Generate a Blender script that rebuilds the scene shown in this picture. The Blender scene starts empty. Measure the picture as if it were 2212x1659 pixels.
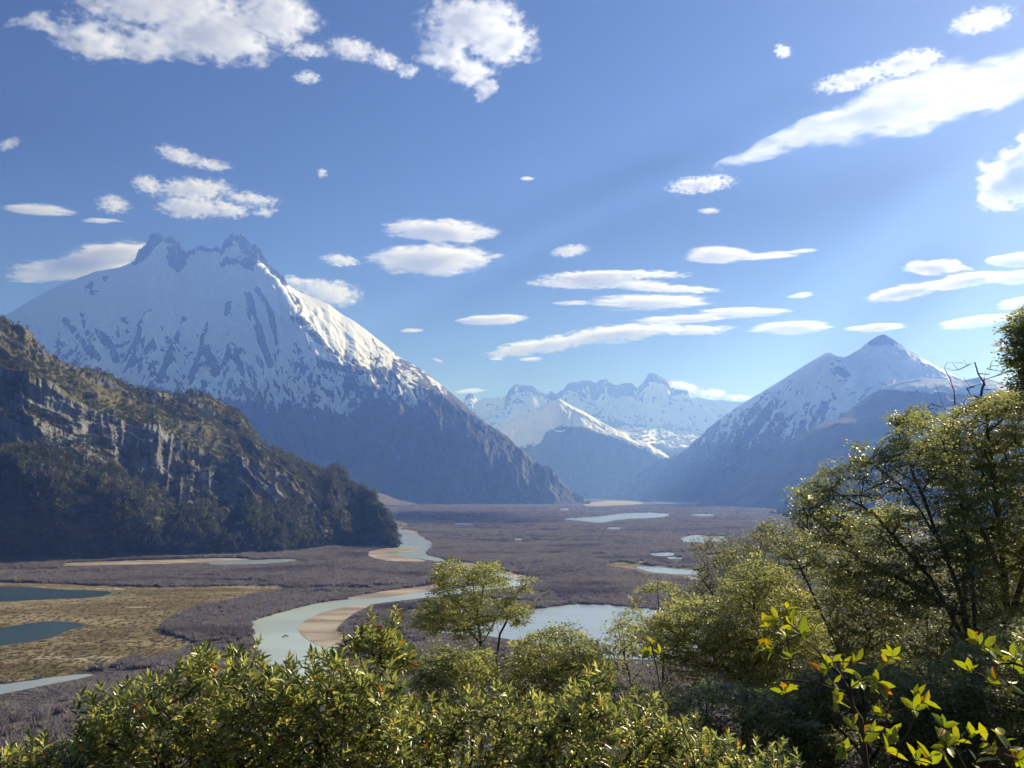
import bpy, math, random
import numpy as np
from mathutils import Vector, Matrix

# ------------------------------------------------------------------ camera, sky, sun, exposure
SC = bpy.context.scene
COL = SC.collection
R = math.radians
F, CX, CY = 1736.0, 1106.0, 829.5          # focal length and centre in photo units (2212 x 1659)
TH = math.atan(230.5 / F)                  # camera tilted up
CAMZ = 80.0
CAM = np.array([0.0, 0.0, CAMZ])
cd = bpy.data.cameras.new('camera')
cam = bpy.data.objects.new('camera', cd)
COL.objects.link(cam)
cam.location = (0, 0, CAMZ)
cam.rotation_euler = (math.pi / 2 + TH, 0, 0)
cd.sensor_width = 36.0
cd.lens = 36.0 * F / 2212.0
cd.clip_start = 0.05
cd.clip_end = 120000.0
SC.camera = cam

SUN_AZ, SUN_EL = R(45), R(29)              # azimuth to the right of the view, elevation
sun_dir = Vector((math.sin(SUN_AZ) * math.cos(SUN_EL), math.cos(SUN_AZ) * math.cos(SUN_EL), math.sin(SUN_EL)))
world = bpy.data.worlds.new('World')
SC.world = world
world.use_nodes = True
wt = world.node_tree
wt.nodes.clear()
wo = wt.nodes.new('ShaderNodeOutputWorld')
wb = wt.nodes.new('ShaderNodeBackground')
ws = wt.nodes.new('ShaderNodeTexSky')
ws.sky_type = 'NISHITA'
ws.sun_disc = False
ws.sun_elevation = SUN_EL
ws.sun_rotation = SUN_AZ
ws.altitude = 1000
ws.air_density = 0.3
ws.dust_density = 0.5
ws.ozone_density = 6.0
wb.inputs[1].default_value = 0.056
wt.links.new(ws.outputs[0], wb.inputs[0])
wt.links.new(wb.outputs[0], wo.inputs[0])
sl = bpy.data.lights.new('sun', 'SUN')
sl.energy = 4.2
sl.angle = R(0.5)
sl.color = (1.0, 0.965, 0.91)
so = bpy.data.objects.new('sun', sl)
COL.objects.link(so)
so.rotation_euler = sun_dir.to_track_quat('Z', 'Y').to_euler()
so.location = (0, 0, 200)
SC.view_settings.view_transform = 'Standard'
SC.view_settings.look = 'None'
SC.view_settings.gamma = 1.0
SC.view_settings.exposure = 0.76
SC.view_settings.use_curve_mapping = False
cy = SC.cycles
cy.use_denoising = True
cy.max_bounces = 8
cy.diffuse_bounces = 4
cy.glossy_bounces = 2
cy.transmission_bounces = 4
cy.transparent_max_bounces = 8
cy.volume_bounces = 4
cy.volume_step_rate = 0.5
cy.volume_max_steps = 96
cy.use_adaptive_sampling = True
cy.adaptive_threshold = 0.02
cy.sample_clamp_indirect = 6.0

# ------------------------------------------------------------------ helpers
rng = np.random.default_rng(7)
random.seed(7)
CT, ST = math.cos(TH), math.sin(TH)


def ray(x, y):
    x = np.asarray(x, float); y = np.asarray(y, float)
    u = (x - CX) / F; v = (CY - y) / F
    return np.stack([u, CT - v * ST, ST + v * CT], -1)


def at(x, y, D):
    """point on the sight line of a photo position at horizontal distance D"""
    d = ray(x, y)
    h = np.hypot(d[..., 0], d[..., 1])
    return CAM + d * (np.asarray(D, float) / h)[..., None]


def gnd(x, y, z=0.0):
    """point of the level valley floor under a photo position"""
    d = ray(x, y)
    return CAM + d * ((z - CAMZ) / d[..., 2])[..., None]


def to_px(P):
    q = P - CAM
    w = q[..., 1] * CT + q[..., 2] * ST
    u = q[..., 0] / w
    v = (-q[..., 1] * ST + q[..., 2] * CT) / w
    return np.stack([CX + u * F, CY - v * F], -1)


def _h(ix, iy, iz, seed):
    h = (ix.astype(np.uint32) * np.uint32(374761393) + iy.astype(np.uint32) * np.uint32(668265263)
         + iz.astype(np.uint32) * np.uint32(2147483647) + np.uint32(seed * 1274126177 & 0xffffffff))
    h = (h ^ (h >> np.uint32(13))) * np.uint32(1274126177)
    h = h ^ (h >> np.uint32(16))
    return (h & np.uint32(0xffff)).astype(np.float32) / 65535.0


def vnoise(x, y, z=None, seed=0):
    x = np.asarray(x, np.float32); y = np.asarray(y, np.float32)
    z = np.zeros_like(x) if z is None else np.asarray(z, np.float32)
    x, y, z = np.broadcast_arrays(x, y, z)
    fx, fy, fz = np.floor(x), np.floor(y), np.floor(z)
    ix, iy, iz = (a.astype(np.int64) for a in (fx, fy, fz))
    tx, ty, tz = x - fx, y - fy, z - fz
    tx, ty, tz = (a * a * a * (a * (a * 6 - 15) + 10) for a in (tx, ty, tz))
    r = 0
    for dz in (0, 1):
        for dy in (0, 1):
            for dx in (0, 1):
                w = (tx if dx else 1 - tx) * (ty if dy else 1 - ty) * (tz if dz else 1 - tz)
                r = r + w * _h(ix + dx & 0xffffffff, iy + dy & 0xffffffff, iz + dz & 0xffffffff, seed)
    return r * 2 - 1


def fbm(x, y, z=None, oct=5, seed=0, gain=0.5, ridged=False):
    a, s, n = 1.0, 0.0, 0.0
    f = 1.0
    for o in range(oct):
        v = vnoise(x * f + o * 17.3, y * f - o * 9.1, None if z is None else z * f + o * 5.7, seed + o)
        if ridged:
            v = 1 - 2 * np.abs(v)
        s = s + a * v
        n += a
        a *= gain
        f *= 2.03
    return s / n


def sstep(a, b, x):
    t = np.clip((x - a) / (b - a), 0, 1)
    return t * t * (3 - 2 * t)


def mesh(name, V, faces, mat=None, smooth=False, attrs=None):
    """faces: list of index arrays (n,k)"""
    me = bpy.data.meshes.new(name)
    V = np.ascontiguousarray(V, np.float32).reshape(-1, 3)
    me.vertices.add(len(V))
    me.vertices.foreach_set('co', V.ravel())
    faces = [np.asarray(f, np.int32) for f in faces if len(f)]
    nl = sum(f.size for f in faces)
    nf = sum(len(f) for f in faces)
    me.loops.add(nl)
    me.loops.foreach_set('vertex_index', np.concatenate([f.ravel() for f in faces]))
    me.polygons.add(nf)
    starts = []
    o = 0
    for f in faces:
        starts.append(o + np.arange(len(f)) * f.shape[1])
        o += f.size
    me.polygons.foreach_set('loop_start', np.concatenate(starts).astype(np.int32))
    if smooth:
        me.polygons.foreach_set('use_smooth', np.ones(nf, bool))
    me.update(calc_edges=True)
    for k, a in (attrs or {}).items():
        at_ = me.attributes.new(k, 'FLOAT', 'POINT')
        at_.data.foreach_set('value', np.ascontiguousarray(a, np.float32).ravel())
    if mat:
        me.materials.append(mat)
    return me


def obj(name, me, parent=None, **props):
    o = bpy.data.objects.new(name, me)
    COL.objects.link(o)
    if parent:
        o.parent = parent
    for k, v in props.items():
        o[k] = v
    return o


def grid_faces(nr, nc):
    i = np.arange(nr * nc).reshape(nr, nc)
    return np.stack([i[:-1, :-1], i[1:, :-1], i[1:, 1:], i[:-1, 1:]], -1).reshape(-1, 4)


class N:
    """small node-tree writer"""
    def __init__(s, name, vol=False):
        s.m = bpy.data.materials.new(name)
        s.m.use_nodes = True
        s.t = s.m.node_tree
        s.t.nodes.clear()
        s.out = s.t.nodes.new('ShaderNodeOutputMaterial')

    def n(s, typ, ins=None, **kw):
        nd = s.t.nodes.new('ShaderNode' + typ)
        for k, v in kw.items():
            setattr(nd, k, v)
        for k, v in (ins or {}).items():
            s.set(nd.inputs[k], v)
        return nd

    def set(s, sock, v):
        if isinstance(v, bpy.types.NodeSocket):
            s.t.links.new(v, sock)
        elif isinstance(v, bpy.types.Node):
            s.t.links.new(v.outputs[0], sock)
        else:
            if isinstance(v, tuple) and len(v) == 3 and sock.type == 'RGBA':
                v = v + (1,)
            sock.default_value = v

    def math(s, op, a, b=0.0, clamp=False):
        return s.n('Math', {0: a, 1: b}, operation=op, use_clamp=clamp).outputs[0]

    def mix(s, f, a, b):
        nd = s.n('Mix', data_type='RGBA')
        s.set(nd.inputs[0], f); s.set(nd.inputs[6], a); s.set(nd.inputs[7], b)
        return nd.outputs[2]

    def noise(s, vec, scale, detail=4, rough=0.55, out=0, dist=0.0):
        return s.n('TexNoise', {'Vector': vec, 'Scale': scale, 'Detail': detail, 'Roughness': rough, 'Distortion': dist}).outputs[out]

    def scaled(s, vec, v):
        return s.n('VectorMath', {0: vec, 1: v}, operation='MULTIPLY').outputs[0]

    def ramp(s, f, a, b):
        return s.n('MapRange', {0: f, 1: a, 2: b}, interpolation_type='SMOOTHSTEP').outputs[0]

    def attr(s, name):
        return s.n('Attribute', attribute_name=name).outputs['Fac']

    def pos(s):
        return s.n('NewGeometry').outputs['Position']

    def bsdf(s, color, rough=0.8, spec=0.3, normal=None, **kw):
        ins = {'Base Color': color, 'Roughness': rough, 'Specular IOR Level': spec}
        if normal is not None:
            ins['Normal'] = normal
        ins.update(kw)
        return s.n('BsdfPrincipled', ins)

    def bump(s, h, dist, strength=1.0):
        return s.n('Bump', {'Height': h, 'Distance': dist, 'Strength': strength}).outputs[0]

    def done(s, shader, vol=False):
        s.t.links.new(shader.outputs[0], s.out.inputs['Volume' if vol else 'Surface'])
        return s.m


# ------------------------------------------------------------------ terrain materials
def mountain_mat(name, rock=(0.06, 0.06, 0.064), forest=(0.036, 0.040, 0.034), snow=(0.86, 0.88, 0.90), sc=1.0):
    m = N(name)
    p = m.pos()
    n1 = m.noise(m.scaled(p, (1, 1, 0.45)), 0.012 * sc, 6, 0.62)
    n2 = m.noise(p, 0.035 * sc, 5, 0.65)
    r = m.mix(m.ramp(n2, 0.35, 0.65), rock, tuple(c * 1.9 for c in rock))
    f = m.mix(m.ramp(n2, 0.35, 0.7), forest, (forest[0] * 2.0, forest[1] * 1.8, forest[2] * 1.6))
    n4 = m.noise(m.scaled(p, (1, 1, 0.3)), 0.004 * sc, 5, 0.6, dist=0.4)
    f = m.mix(m.math('MULTIPLY', m.ramp(n4, 0.50, 0.68), 0.75), f, (0.125, 0.115, 0.10))
    base = m.mix(m.ramp(m.math('ADD', m.attr('forest'), m.math('MULTIPLY', m.math('SUBTRACT', n1, 0.5), 1.6)), -0.15, 0.15), r, f)
    sn = m.math('ADD', m.attr('snow'), m.math('MULTIPLY', m.math('SUBTRACT', n2, 0.5), 1.3))
    sf = m.ramp(sn, -0.05, 0.06)
    c = m.mix(sf, base, snow)
    b = m.bump(m.math('MULTIPLY', n2, m.math('SUBTRACT', 1.0, m.math('MULTIPLY', sf, 0.85))), 30.0 / sc, 0.9)
    return m.done(m.bsdf(c, 0.75, 0.15, b))


def hill_mat():
    m = N('rock_and_scrub')
    p = m.pos()
    st = m.noise(m.scaled(p, (1, 1, 0.22)), 0.11, 6, 0.62)
    n2 = m.noise(p, 0.03, 5, 0.6)
    n3 = m.noise(p, 0.35, 4, 0.6)
    rock = m.mix(m.ramp(st, 0.34, 0.66), (0.115, 0.118, 0.122), (0.255, 0.255, 0.255))
    rock = m.mix(m.ramp(n2, 0.52, 0.66), rock, (0.215, 0.20, 0.18))
    veg = m.mix(m.ramp(n2, 0.4, 0.62), (0.085, 0.088, 0.040), (0.20, 0.165, 0.095))
    veg = m.mix(m.ramp(n3, 0.35, 0.7), veg, (0.10, 0.10, 0.045))
    f = m.ramp(m.math('ADD', m.attr('veg'), m.math('MULTIPLY', m.math('SUBTRACT', n2, 0.5), 1.4)), -0.12, 0.12)
    c = m.mix(f, rock, veg)
    h = m.math('ADD', m.math('MULTIPLY', st, 1.0), m.math('MULTIPLY', n3, 0.5))
    return m.done(m.bsdf(c, 0.9, 0.15, m.bump(h, 3.0, 0.9)))


M_MTN = mountain_mat('snow_and_rock')
M_FAR = mountain_mat('far_snow_and_rock', rock=(0.10, 0.10, 0.105), sc=0.7)
M_HILL = hill_mat()


# ------------------------------------------------------------------ sheets of terrain through traced lines
def interp(pts, xs):
    pts = sorted(pts)
    return np.interp(xs, [p[0] for p in pts], [p[1] for p in pts])


def sheet(curves, xr, nx, rows, back=2500.0, backz=-30.0):
    """curves: top to bottom, each (y points, distance points); returns positions, photo x, photo y, band parameter"""
    xs = np.linspace(xr[0], xr[1], nx)
    ys, Ds = [], []
    for k, (yp, dp) in enumerate(curves):
        y = interp(yp, xs)
        if k:
            y = np.maximum(y, ys[-1] + 0.4)
        ys.append(y)
        Ds.append(interp(dp, xs))
    P = [at(xs, ys[k], Ds[k]) for k in range(len(curves))]
    top = P[0]
    d = top[:, :2] / np.linalg.norm(top[:, :2], axis=1)[:, None]
    out, Y, T = [], [], []
    for q in (1.0, 0.6, 0.3, 0.12):
        b = top.copy()
        b[:, :2] += d * back * q
        b[:, 2] = top[:, 2] * (1 - q) ** 1.2 + backz * q - 20 * (q < 1)
        out.append(b); Y.append(ys[0]); T.append(np.full(nx, -q))
    for k in range(len(curves) - 1):
        n = rows[k]
        for j in range(n + (k == len(curves) - 2)):
            t = j / n
            out.append(P[k] * (1 - t) + P[k + 1] * t)
            Y.append(ys[k] * (1 - t) + ys[k + 1] * t)
            T.append(np.full(nx, k + t))
    sk = P[-1].copy()
    sk[:, 2] -= 25
    out.append(sk); Y.append(ys[-1]); T.append(np.full(nx, len(curves) - 1.0))
    P = np.array(out)
    X = np.broadcast_to(xs, P.shape[:2])
    return P, X, np.array(Y), np.array(T)


def normals(P):
    gu = np.gradient(P, axis=1); gv = np.gradient(P, axis=0)
    n = np.cross(gu, gv)
    n /= np.linalg.norm(n, axis=-1)[..., None] + 1e-9
    s = np.sign(n[..., 2:3]); s[s == 0] = 1
    return n * s


def slope_coords(P):
    """lateral and downslope arc lengths in km"""
    t = np.cumsum(np.linalg.norm(np.diff(P, axis=0, prepend=P[:1]), axis=-1), axis=0) / 1000
    s = np.cumsum(np.linalg.norm(np.diff(P, axis=1, prepend=P[:, :1]), axis=-1), axis=1).mean(0) / 1000
    return np.broadcast_to(s, t.shape), t


def terrain(name, P, mat, attrs, **props):
    nr, nc = P.shape[:2]
    me = mesh(name, P.reshape(-1, 3), [grid_faces(nr, nc)], mat, True, {k: v.ravel() for k, v in attrs.items()})
    return obj(name, me, kind='structure', **props)


# ---- main double-peaked snowy mountain
M1_SIL = [(-260, 830), (-120, 750), (7, 684), (100, 629), (160, 604), (207, 586), (260, 577), (293, 564), (302, 554), (320, 532), (328, 522), (337, 511),
          (348, 510), (358, 514), (370, 516), (377, 514), (383, 522), (392, 534), (398, 544), (405, 549), (415, 544), (433, 537), (447, 536), (465, 533),
          (470, 537), (480, 538), (487, 524), (493, 514), (499, 507), (510, 511), (525, 511), (533, 517), (550, 534), (563, 554), (577, 574), (600, 596),
          (620, 616), (650, 632), (683, 646), (710, 657), (737, 678), (764, 693), (791, 713), (812, 730), (833, 746), (860, 770), (887, 784), (913, 800),
          (945, 825), (969, 844), (996, 866), (1025, 893), (1057, 920), (1079, 933), (1103, 953), (1137, 978), (1164, 1005), (1191, 1026), (1217, 1048),
          (1239, 1066), (1257, 1083), (1275, 1086)]
m1_spur = [(-260, 960), (7, 760), (160, 690), (260, 650), (330, 600), (400, 600), (470, 590), (520, 570), (563, 585), (590, 615), (640, 690), (700, 750), (745, 792),
           (820, 812), (900, 832), (960, 868), (1057, 940), (1137, 995), (1217, 1058), (1257, 1084), (1275, 1087)]
m1_low = [(-260, 1040), (7, 930), (200, 900), (400, 900), (560, 900), (700, 880), (820, 880), (930, 905), (1057, 985), (1137, 1030), (1217, 1070), (1257, 1085), (1275, 1088)]
m1_toe = [(-260, 1088), (500, 1088), (870, 1085), (1100, 1087), (1257, 1089), (1275, 1090)]
P, X, Y, T = sheet([
    (M1_SIL, [(-260, 7700), (300, 7400), (520, 7150), (600, 7050), (740, 6800), (900, 6400), (1100, 5800), (1275, 5150)]),
    (m1_spur, [(-260, 7100), (160, 6950), (300, 7150), (520, 6850), (600, 6550), (700, 5950), (760, 5750), (900, 5700), (1100, 5450), (1275, 5100)]),
    (m1_low, [(-260, 6050), (300, 5950), (560, 5850), (760, 5550), (900, 5400), (1100, 5200), (1275, 5050)]),
    (m1_toe, [(-260, 4900), (500, 4900), (870, 5100), (1100, 4950), (1275, 4900)])],
    (-260, 1275), 900, (110, 190, 130), back=2600)
S, D = slope_coords(P)
Nn = normals(P)
u = S + 0.25 * fbm(S * 1.3, D * 1.3, seed=3)
gul = fbm(u * 2.6, D * 0.55, seed=5, ridged=True, oct=5)
fine = fbm(S * 9, D * 5, seed=11, oct=5, ridged=True)
env = sstep(0.0, 0.35, T) * sstep(3.0, 2.5, T)
amp = 26 + 55 * sstep(0.3, 1.2, T)
disp = (gul * amp + fine * (9 + 20 * sstep(0.5, 1.3, T)) + 7 * fbm(S * 30, D * 16, seed=13, ridged=True, oct=3) * sstep(0.8, 1.3, T)) * env
def near_line(pts, w, ax=1.0):
    d = np.full(X.shape, 1e9)
    for (x1, y1), (x2, y2) in zip(pts[:-1], pts[1:]):
        t = np.clip(((X - x1) * (x2 - x1) + (Y - y1) * (y2 - y1)) / ((x2 - x1) ** 2 + (y2 - y1) ** 2), 0, 1)
        d = np.minimum(d, np.hypot(X - x1 - t * (x2 - x1), Y - y1 - t * (y2 - y1)))
    return np.exp(-(d / w) ** 2) * (T > -0.01)


crags = np.maximum.reduce([
    near_line([(298, 562), (318, 540), (334, 518), (348, 513), (374, 518), (386, 532), (397, 552), (388, 580)], 13),
    near_line([(375, 540), (380, 575)], 14), near_line([(400, 550), (440, 538), (478, 540)], 6),
    near_line([(484, 540), (497, 514), (512, 513), (530, 516), (548, 534), (563, 556), (585, 584), (610, 610)], 13),
    near_line([(490, 578), (520, 572), (548, 580)], 10), near_line([(530, 530), (548, 560)], 16)])
rockzone = crags * sstep(0.0, 0.02, T + 0.02)
crag = fbm(S * 16, D * 16, seed=21, ridged=True, oct=5)
disp = disp + rockzone * (crag * 26 + 22 * fbm(S * 40, D * 24, seed=25, ridged=True, oct=3))
P = P + Nn * disp[..., None]
P[..., 1] -= rockzone * 30 * crag
P[..., 2] += rockzone * sstep(0.5, 0.0, np.abs(T)) * 45 * fbm(S * 22, D * 14, seed=23, oct=4, gain=0.6)
# silhouettes of the crags stay sharp
streak = fbm(u * 3.2, D * 0.8, seed=31, oct=5)
mott = fbm(S * 26 + 0.8 * streak, D * 15.0, seed=41, oct=5, gain=0.7)
mott2 = fbm(S * 7, D * 4.5, seed=43, oct=4, gain=0.6)
lines = fbm(u * 7.5 + D * 0.6, D * 0.9, seed=44, ridged=True, oct=3)
slopepos = interp([(-260, 60), (200, 20), (400, 0), (700, -10), (930, 0), (1100, 60)], X)
yy = Y + slopepos
sn = 1.6 - 1.35 * sstep(700, 850, yy) - 2.0 * sstep(855, 900, yy)
na = (0.06 + 1.5 * sstep(650, 800, yy)) * (1 - 0.6 * sstep(870, 915, yy))
sn = sn + na * (2.3 * mott + 0.8 * mott2 + 0.45 * streak - 0.35 * np.maximum(0, lines))
sn = sn - 1.5 * sstep(640, 740, yy) * sstep(0.55, 0.85, lines + 0.3 * mott2) * sstep(-0.25, 0.2, mott2 + 0.6 * mott)
sn = sn + 1.2 * sstep(0.25, 0.5, streak) * sstep(840, 870, yy) * sstep(960, 900, yy)
sn = sn - 5.0 * sstep(0.25, 0.7, crags * (1.0 + 1.3 * mott + 0.5 * crag))
for ln, wd in (([(140, 690), (165, 730), (195, 780), (215, 800)], 6), ([(178, 690), (192, 740), (204, 795)], 5), ([(330, 700), (300, 745), (272, 795)], 4), ([(318, 715), (290, 790), (262, 830)], 4),
               ([(400, 710), (372, 780), (345, 840)], 5), ([(450, 720), (432, 790), (420, 830)], 4), ([(543, 655), (556, 705), (570, 760), (586, 800)], 6), ([(496, 672), (500, 700)], 6), ([(560, 640), (585, 690), (600, 760)], 4),
               ([(612, 625), (640, 655), (632, 700)], 6), ([(650, 700), (690, 740), (730, 770)], 5), ([(210, 740), (240, 760), (250, 790)], 8), ([(700, 790), (760, 800), (830, 800)], 7)):
    sn = sn - 3.2 * sstep(0.30, 0.75, near_line(ln, wd * 1.25) * (0.85 + 1.9 * mott + 0.9 * mott2))
sn = sn + 3.0 * np.exp(-(((X - 250 - (Y - 815) * 0.9) / 26) ** 2 + ((Y - 815) / 26) ** 2))
lit = sstep(575, 640, X) * sstep(1.0, 0.9, T)
sn = sn - lit * (0.25 + 2.4 * np.maximum(0, mott)) * sstep(690, 800, Y + 40 * mott)
for cx_, cy_, rx_, ry_ in ((198, 628, 13, 10), (228, 603, 7, 4), (545, 690, 9, 22), (495, 690, 6, 14)):
    sn = sn - 6.0 * np.clip(np.exp(-(((X - cx_ - 14 * mott) / rx_) ** 2 + ((Y - cy_ - 14 * mott2) / ry_) ** 2)) * (1 + 2.2 * mott), 0, 1)
forest = (Y - 850) / 60 + 0.5 * streak
terrain('snowy_mountain', P, M_MTN, {'snow': sn, 'forest': forest}, label='broad snow-covered mountain with two dark rocky peaks', category='mountain')

# ---- far range with rock towers
M2_SIL = [(960, 880), (1000, 866), (1007, 853), (1015, 847), (1023, 854), (1032, 864), (1039, 862), (1049, 860), (1068, 858), (1080, 854), (1084, 860), (1095, 854),
          (1100, 841), (1116, 828), (1124, 832), (1132, 831), (1151, 834), (1169, 845), (1180, 853), (1191, 846), (1201, 852), (1207, 846), (1217, 842), (1228, 826),
          (1244, 825), (1257, 822), (1273, 822), (1287, 829), (1292, 824), (1305, 819), (1313, 821), (1316, 828), (1323, 830), (1353, 826), (1366, 828), (1375, 839),
          (1392, 824), (1401, 809), (1418, 806), (1427, 813), (1440, 822), (1444, 837), (1487, 846), (1494, 856), (1535, 863), (1570, 866), (1617, 868), (1700, 890), (1800, 920)]
m2_mid = [(x, y + 26 + 4 * math.sin(x * 0.09)) for x, y in M2_SIL]
P, X, Y, T = sheet([
    (M2_SIL, [(960, 13200), (1250, 13200), (1420, 12800), (1800, 11700)]),
    (m2_mid, [(960, 13080), (1250, 13080), (1420, 12680), (1800, 11500)]),
    ([(960, 935), (1100, 925), (1250, 905), (1330, 912), (1420, 930), (1520, 945), (1620, 940), (1800, 960)], [(960, 12500), (1250, 12500), (1420, 12000), (1800, 10700)]),
    ([(960, 1000), (1250, 985), (1420, 975), (1520, 972), (1800, 1000)], [(960, 10600), (1250, 10600), (1420, 9900), (1800, 9200)]),
    ([(960, 1076), (1800, 1076)], [(960, 9600), (1420, 9000), (1800, 8600)])],
    (960, 1800), 620, (50, 70, 60, 30), back=3000)
S, D = slope_coords(P)
Nn = normals(P)
g = fbm(S * 1.1 + 0.3 * fbm(S, D, seed=3), D * 0.5, seed=55, ridged=True)
fi = fbm(S * 6, D * 4, seed=56, ridged=True)
env = sstep(0.0, 0.5, T) * sstep(4, 3.4, T)
P = P + Nn * ((g * 60 + fi * 30) * env)[..., None]
P[..., 2] += (T >= 0) * sstep(0.6, 0.0, T) * 34 * fbm(S * 9, D * 4, seed=57, oct=4, gain=0.6)
band = sstep(1.15, 0.55, T + 0.8 * fbm(S * 2.2, D * 3, seed=58)) * sstep(1090, 1100, X) * sstep(1500, 1470, X)
sn = 1.0 + 0.6 * g - 4.2 * band * (0.75 + 1.4 * fi + 1.6 * fbm(S * 14, D * 9, seed=60, gain=0.65)) - 1.2 * sstep(2.6, 3.4, T + 0.4 * fi) - 1.0 * sstep(1.6, 2.2, T) * np.maximum(0, fi * 1.6) * 1.5
sn = sn - 2.0 * np.maximum(0, fbm(S * 13, D * 9, seed=59, gain=0.65) * 2.2 + 0.35 * g - 0.15) * sstep(0.2, 0.8, T)
for x_, w_ in ((1015, 12),):
    sn = sn - 2.2 * np.exp(-((X - x_) / w_) ** 2) * sstep(0.9, 0.3, T)
terrain('snowy_range', P, M_MTN, {'snow': sn, 'forest': (Y - 985) / 30}, label='far snow range with blocky dark rock towers', category='mountains')

# ---- pyramid-shaped snowy foothill in front of it
M2B_SIL = [(1020, 958), (1052, 938), (1073, 922), (1121, 898), (1153, 885), (1175, 874), (1196, 865), (1207, 861), (1217, 866), (1236, 877), (1260, 888), (1281, 901), (1300, 912),
           (1327, 928), (1340, 932), (1392, 958), (1435, 986), (1453, 999), (1520, 1050), (1550, 1068)]
P, X, Y, T = sheet([
    (M2B_SIL, [(1020, 9900), (1207, 9250), (1340, 8900), (1550, 8100)]),
    ([(1020, 985), (1073, 962), (1121, 935), (1175, 902), (1207, 878), (1236, 912), (1281, 930), (1340, 945), (1392, 966), (1453, 1004), (1550, 1069)],
     [(1020, 9700), (1150, 9250), (1207, 9080), (1260, 8650), (1340, 8400), (1550, 8000)]),
    ([(1020, 1078), (1550, 1079)], [(1020, 7800), (1550, 7800)])],
    (1020, 1550), 420, (70, 110), back=1600)
S, D = slope_coords(P)
Nn = normals(P)
g = fbm(S * 1.8, D * 0.8, seed=65, ridged=True)
fi = fbm(S * 8, D * 6, seed=66, ridged=True)
env = sstep(0.0, 0.4, T) * sstep(2, 1.7, T)
P = P + Nn * ((g * 45 + fi * 18) * env)[..., None]
line = interp([(1020, 985), (1121, 965), (1160, 960), (1207, 925), (1260, 925), (1327, 950), (1392, 972), (1550, 1060)], X)
sn = (line - Y) / 16 + 1.4 * fi + 0.8 * g
sn = sn - 1.3 * (X > 1210) * sstep(0, 1, T + 0.3) * np.maximum(0, fi + 0.1)
sn = np.maximum(sn, 1.2 - np.abs(Y - 936 - 4 * np.sin(X * 0.1)) / 2.2 - np.abs(X - 1212) / 22 - 0.3)
terrain('pyramid_foothill', P, M_FAR, {'snow': sn, 'forest': (Y - line) / 12}, label='blue pyramid-shaped foothill with a snowy sunlit crest', category='mountain')

# ---- right pyramidal peak
M3_SIL = [(1335, 1072), (1340, 1067), (1357, 1043), (1388, 1015), (1418, 997), (1466, 984), (1496, 965), (1518, 937), (1557, 904), (1600, 874), (1626, 858), (1669, 833), (1721, 800), (1756, 778),
          (1782, 763), (1795, 761), (1808, 770), (1825, 772), (1856, 755), (1877, 737), (1899, 724), (1910, 722), (1929, 733), (1955, 750), (1990, 772), (2033, 796),
          (2068, 815), (2150, 850), (2300, 930), (2420, 1000)]
P, X, Y, T = sheet([
    (M3_SIL, [(1335, 7600), (1500, 7500), (1795, 7100), (1910, 7000), (2068, 6500), (2420, 6000)]),
    ([(1335, 1074), (1418, 1020), (1518, 965), (1600, 910), (1700, 850), (1770, 800), (1812, 790), (1850, 815), (1910, 800), (1990, 830), (2068, 860), (2420, 1010)],
     [(1335, 7550), (1500, 7250), (1700, 6800), (1790, 6450), (1820, 6500), (1870, 6650), (2068, 6100), (2420, 5700)]),
    ([(1335, 1077), (1418, 1050), (1518, 1010), (1700, 935), (1830, 900), (1950, 900), (2420, 1030)], [(1335, 7450), (1500, 6800), (1700, 6050), (1830, 5800), (1950, 5600), (2420, 5300)]),
    ([(1335, 1079), (1400, 1080), (1500, 1084), (1620, 1087), (2420, 1090)], [(1335, 7300), (1500, 6000), (1620, 5300), (2420, 4900)])],
    (1335, 2420), 760, (70, 90, 80), back=2500)
S, D = slope_coords(P)
Nn = normals(P)
u = S + 0.2 * fbm(S * 1.5, D * 1.5, seed=71)
g = fbm(u * 2.4 + D * 0.5, D * 0.6, seed=75, ridged=True)
fi = fbm(S * 10, D * 6, seed=76, ridged=True)
env = sstep(0.0, 0.35, T) * sstep(3, 2.5, T)
P = P + Nn * ((g * 50 + fi * 20) * env)[..., None]
streak = fbm(u * 12 + D * 5.0, D * 1.8, seed=77, oct=5, gain=0.6)
mott = fbm(S * 24, D * 14, seed=78, gain=0.7)
line = interp([(1335, 950), (1500, 950), (1600, 965), (1700, 965), (1830, 915), (2420, 900)], X)
sn = (line - Y) / 55 + 2.4 * streak + 1.9 * mott + 0.2
sn = sn - 2.4 * np.maximum(0, fi * 0.8 + 0.25 + 1.9 * mott) * sstep(770, 830, Y) * sstep(1850, 1790, X)
cap = np.exp(-((X - 1908) / 52) ** 2) * sstep(770, 748, Y + 14 * mott + 0.25 * np.abs(X - 1905))
sn = sn - 5.5 * cap
sn = sn - 3.2 * np.exp(-((X - 1800 - (Y - 770) * 0.42) / 16) ** 2) * sstep(880, 800, Y) * sstep(766, 775, Y) * (0.7 + mott * 1.8)
sn = sn - 2.4 * sstep(1850, 1900, X) * sstep(775, 800, Y) * np.maximum(0, 0.15 + mott * 1.8 + 0.5 * fi)
terrain('snowy_peak', P, M_MTN, {'snow': sn, 'forest': (Y - line - 5) / 30}, label='pointed snowy peak with a dark rock cap on the right', category='mountain')

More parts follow.
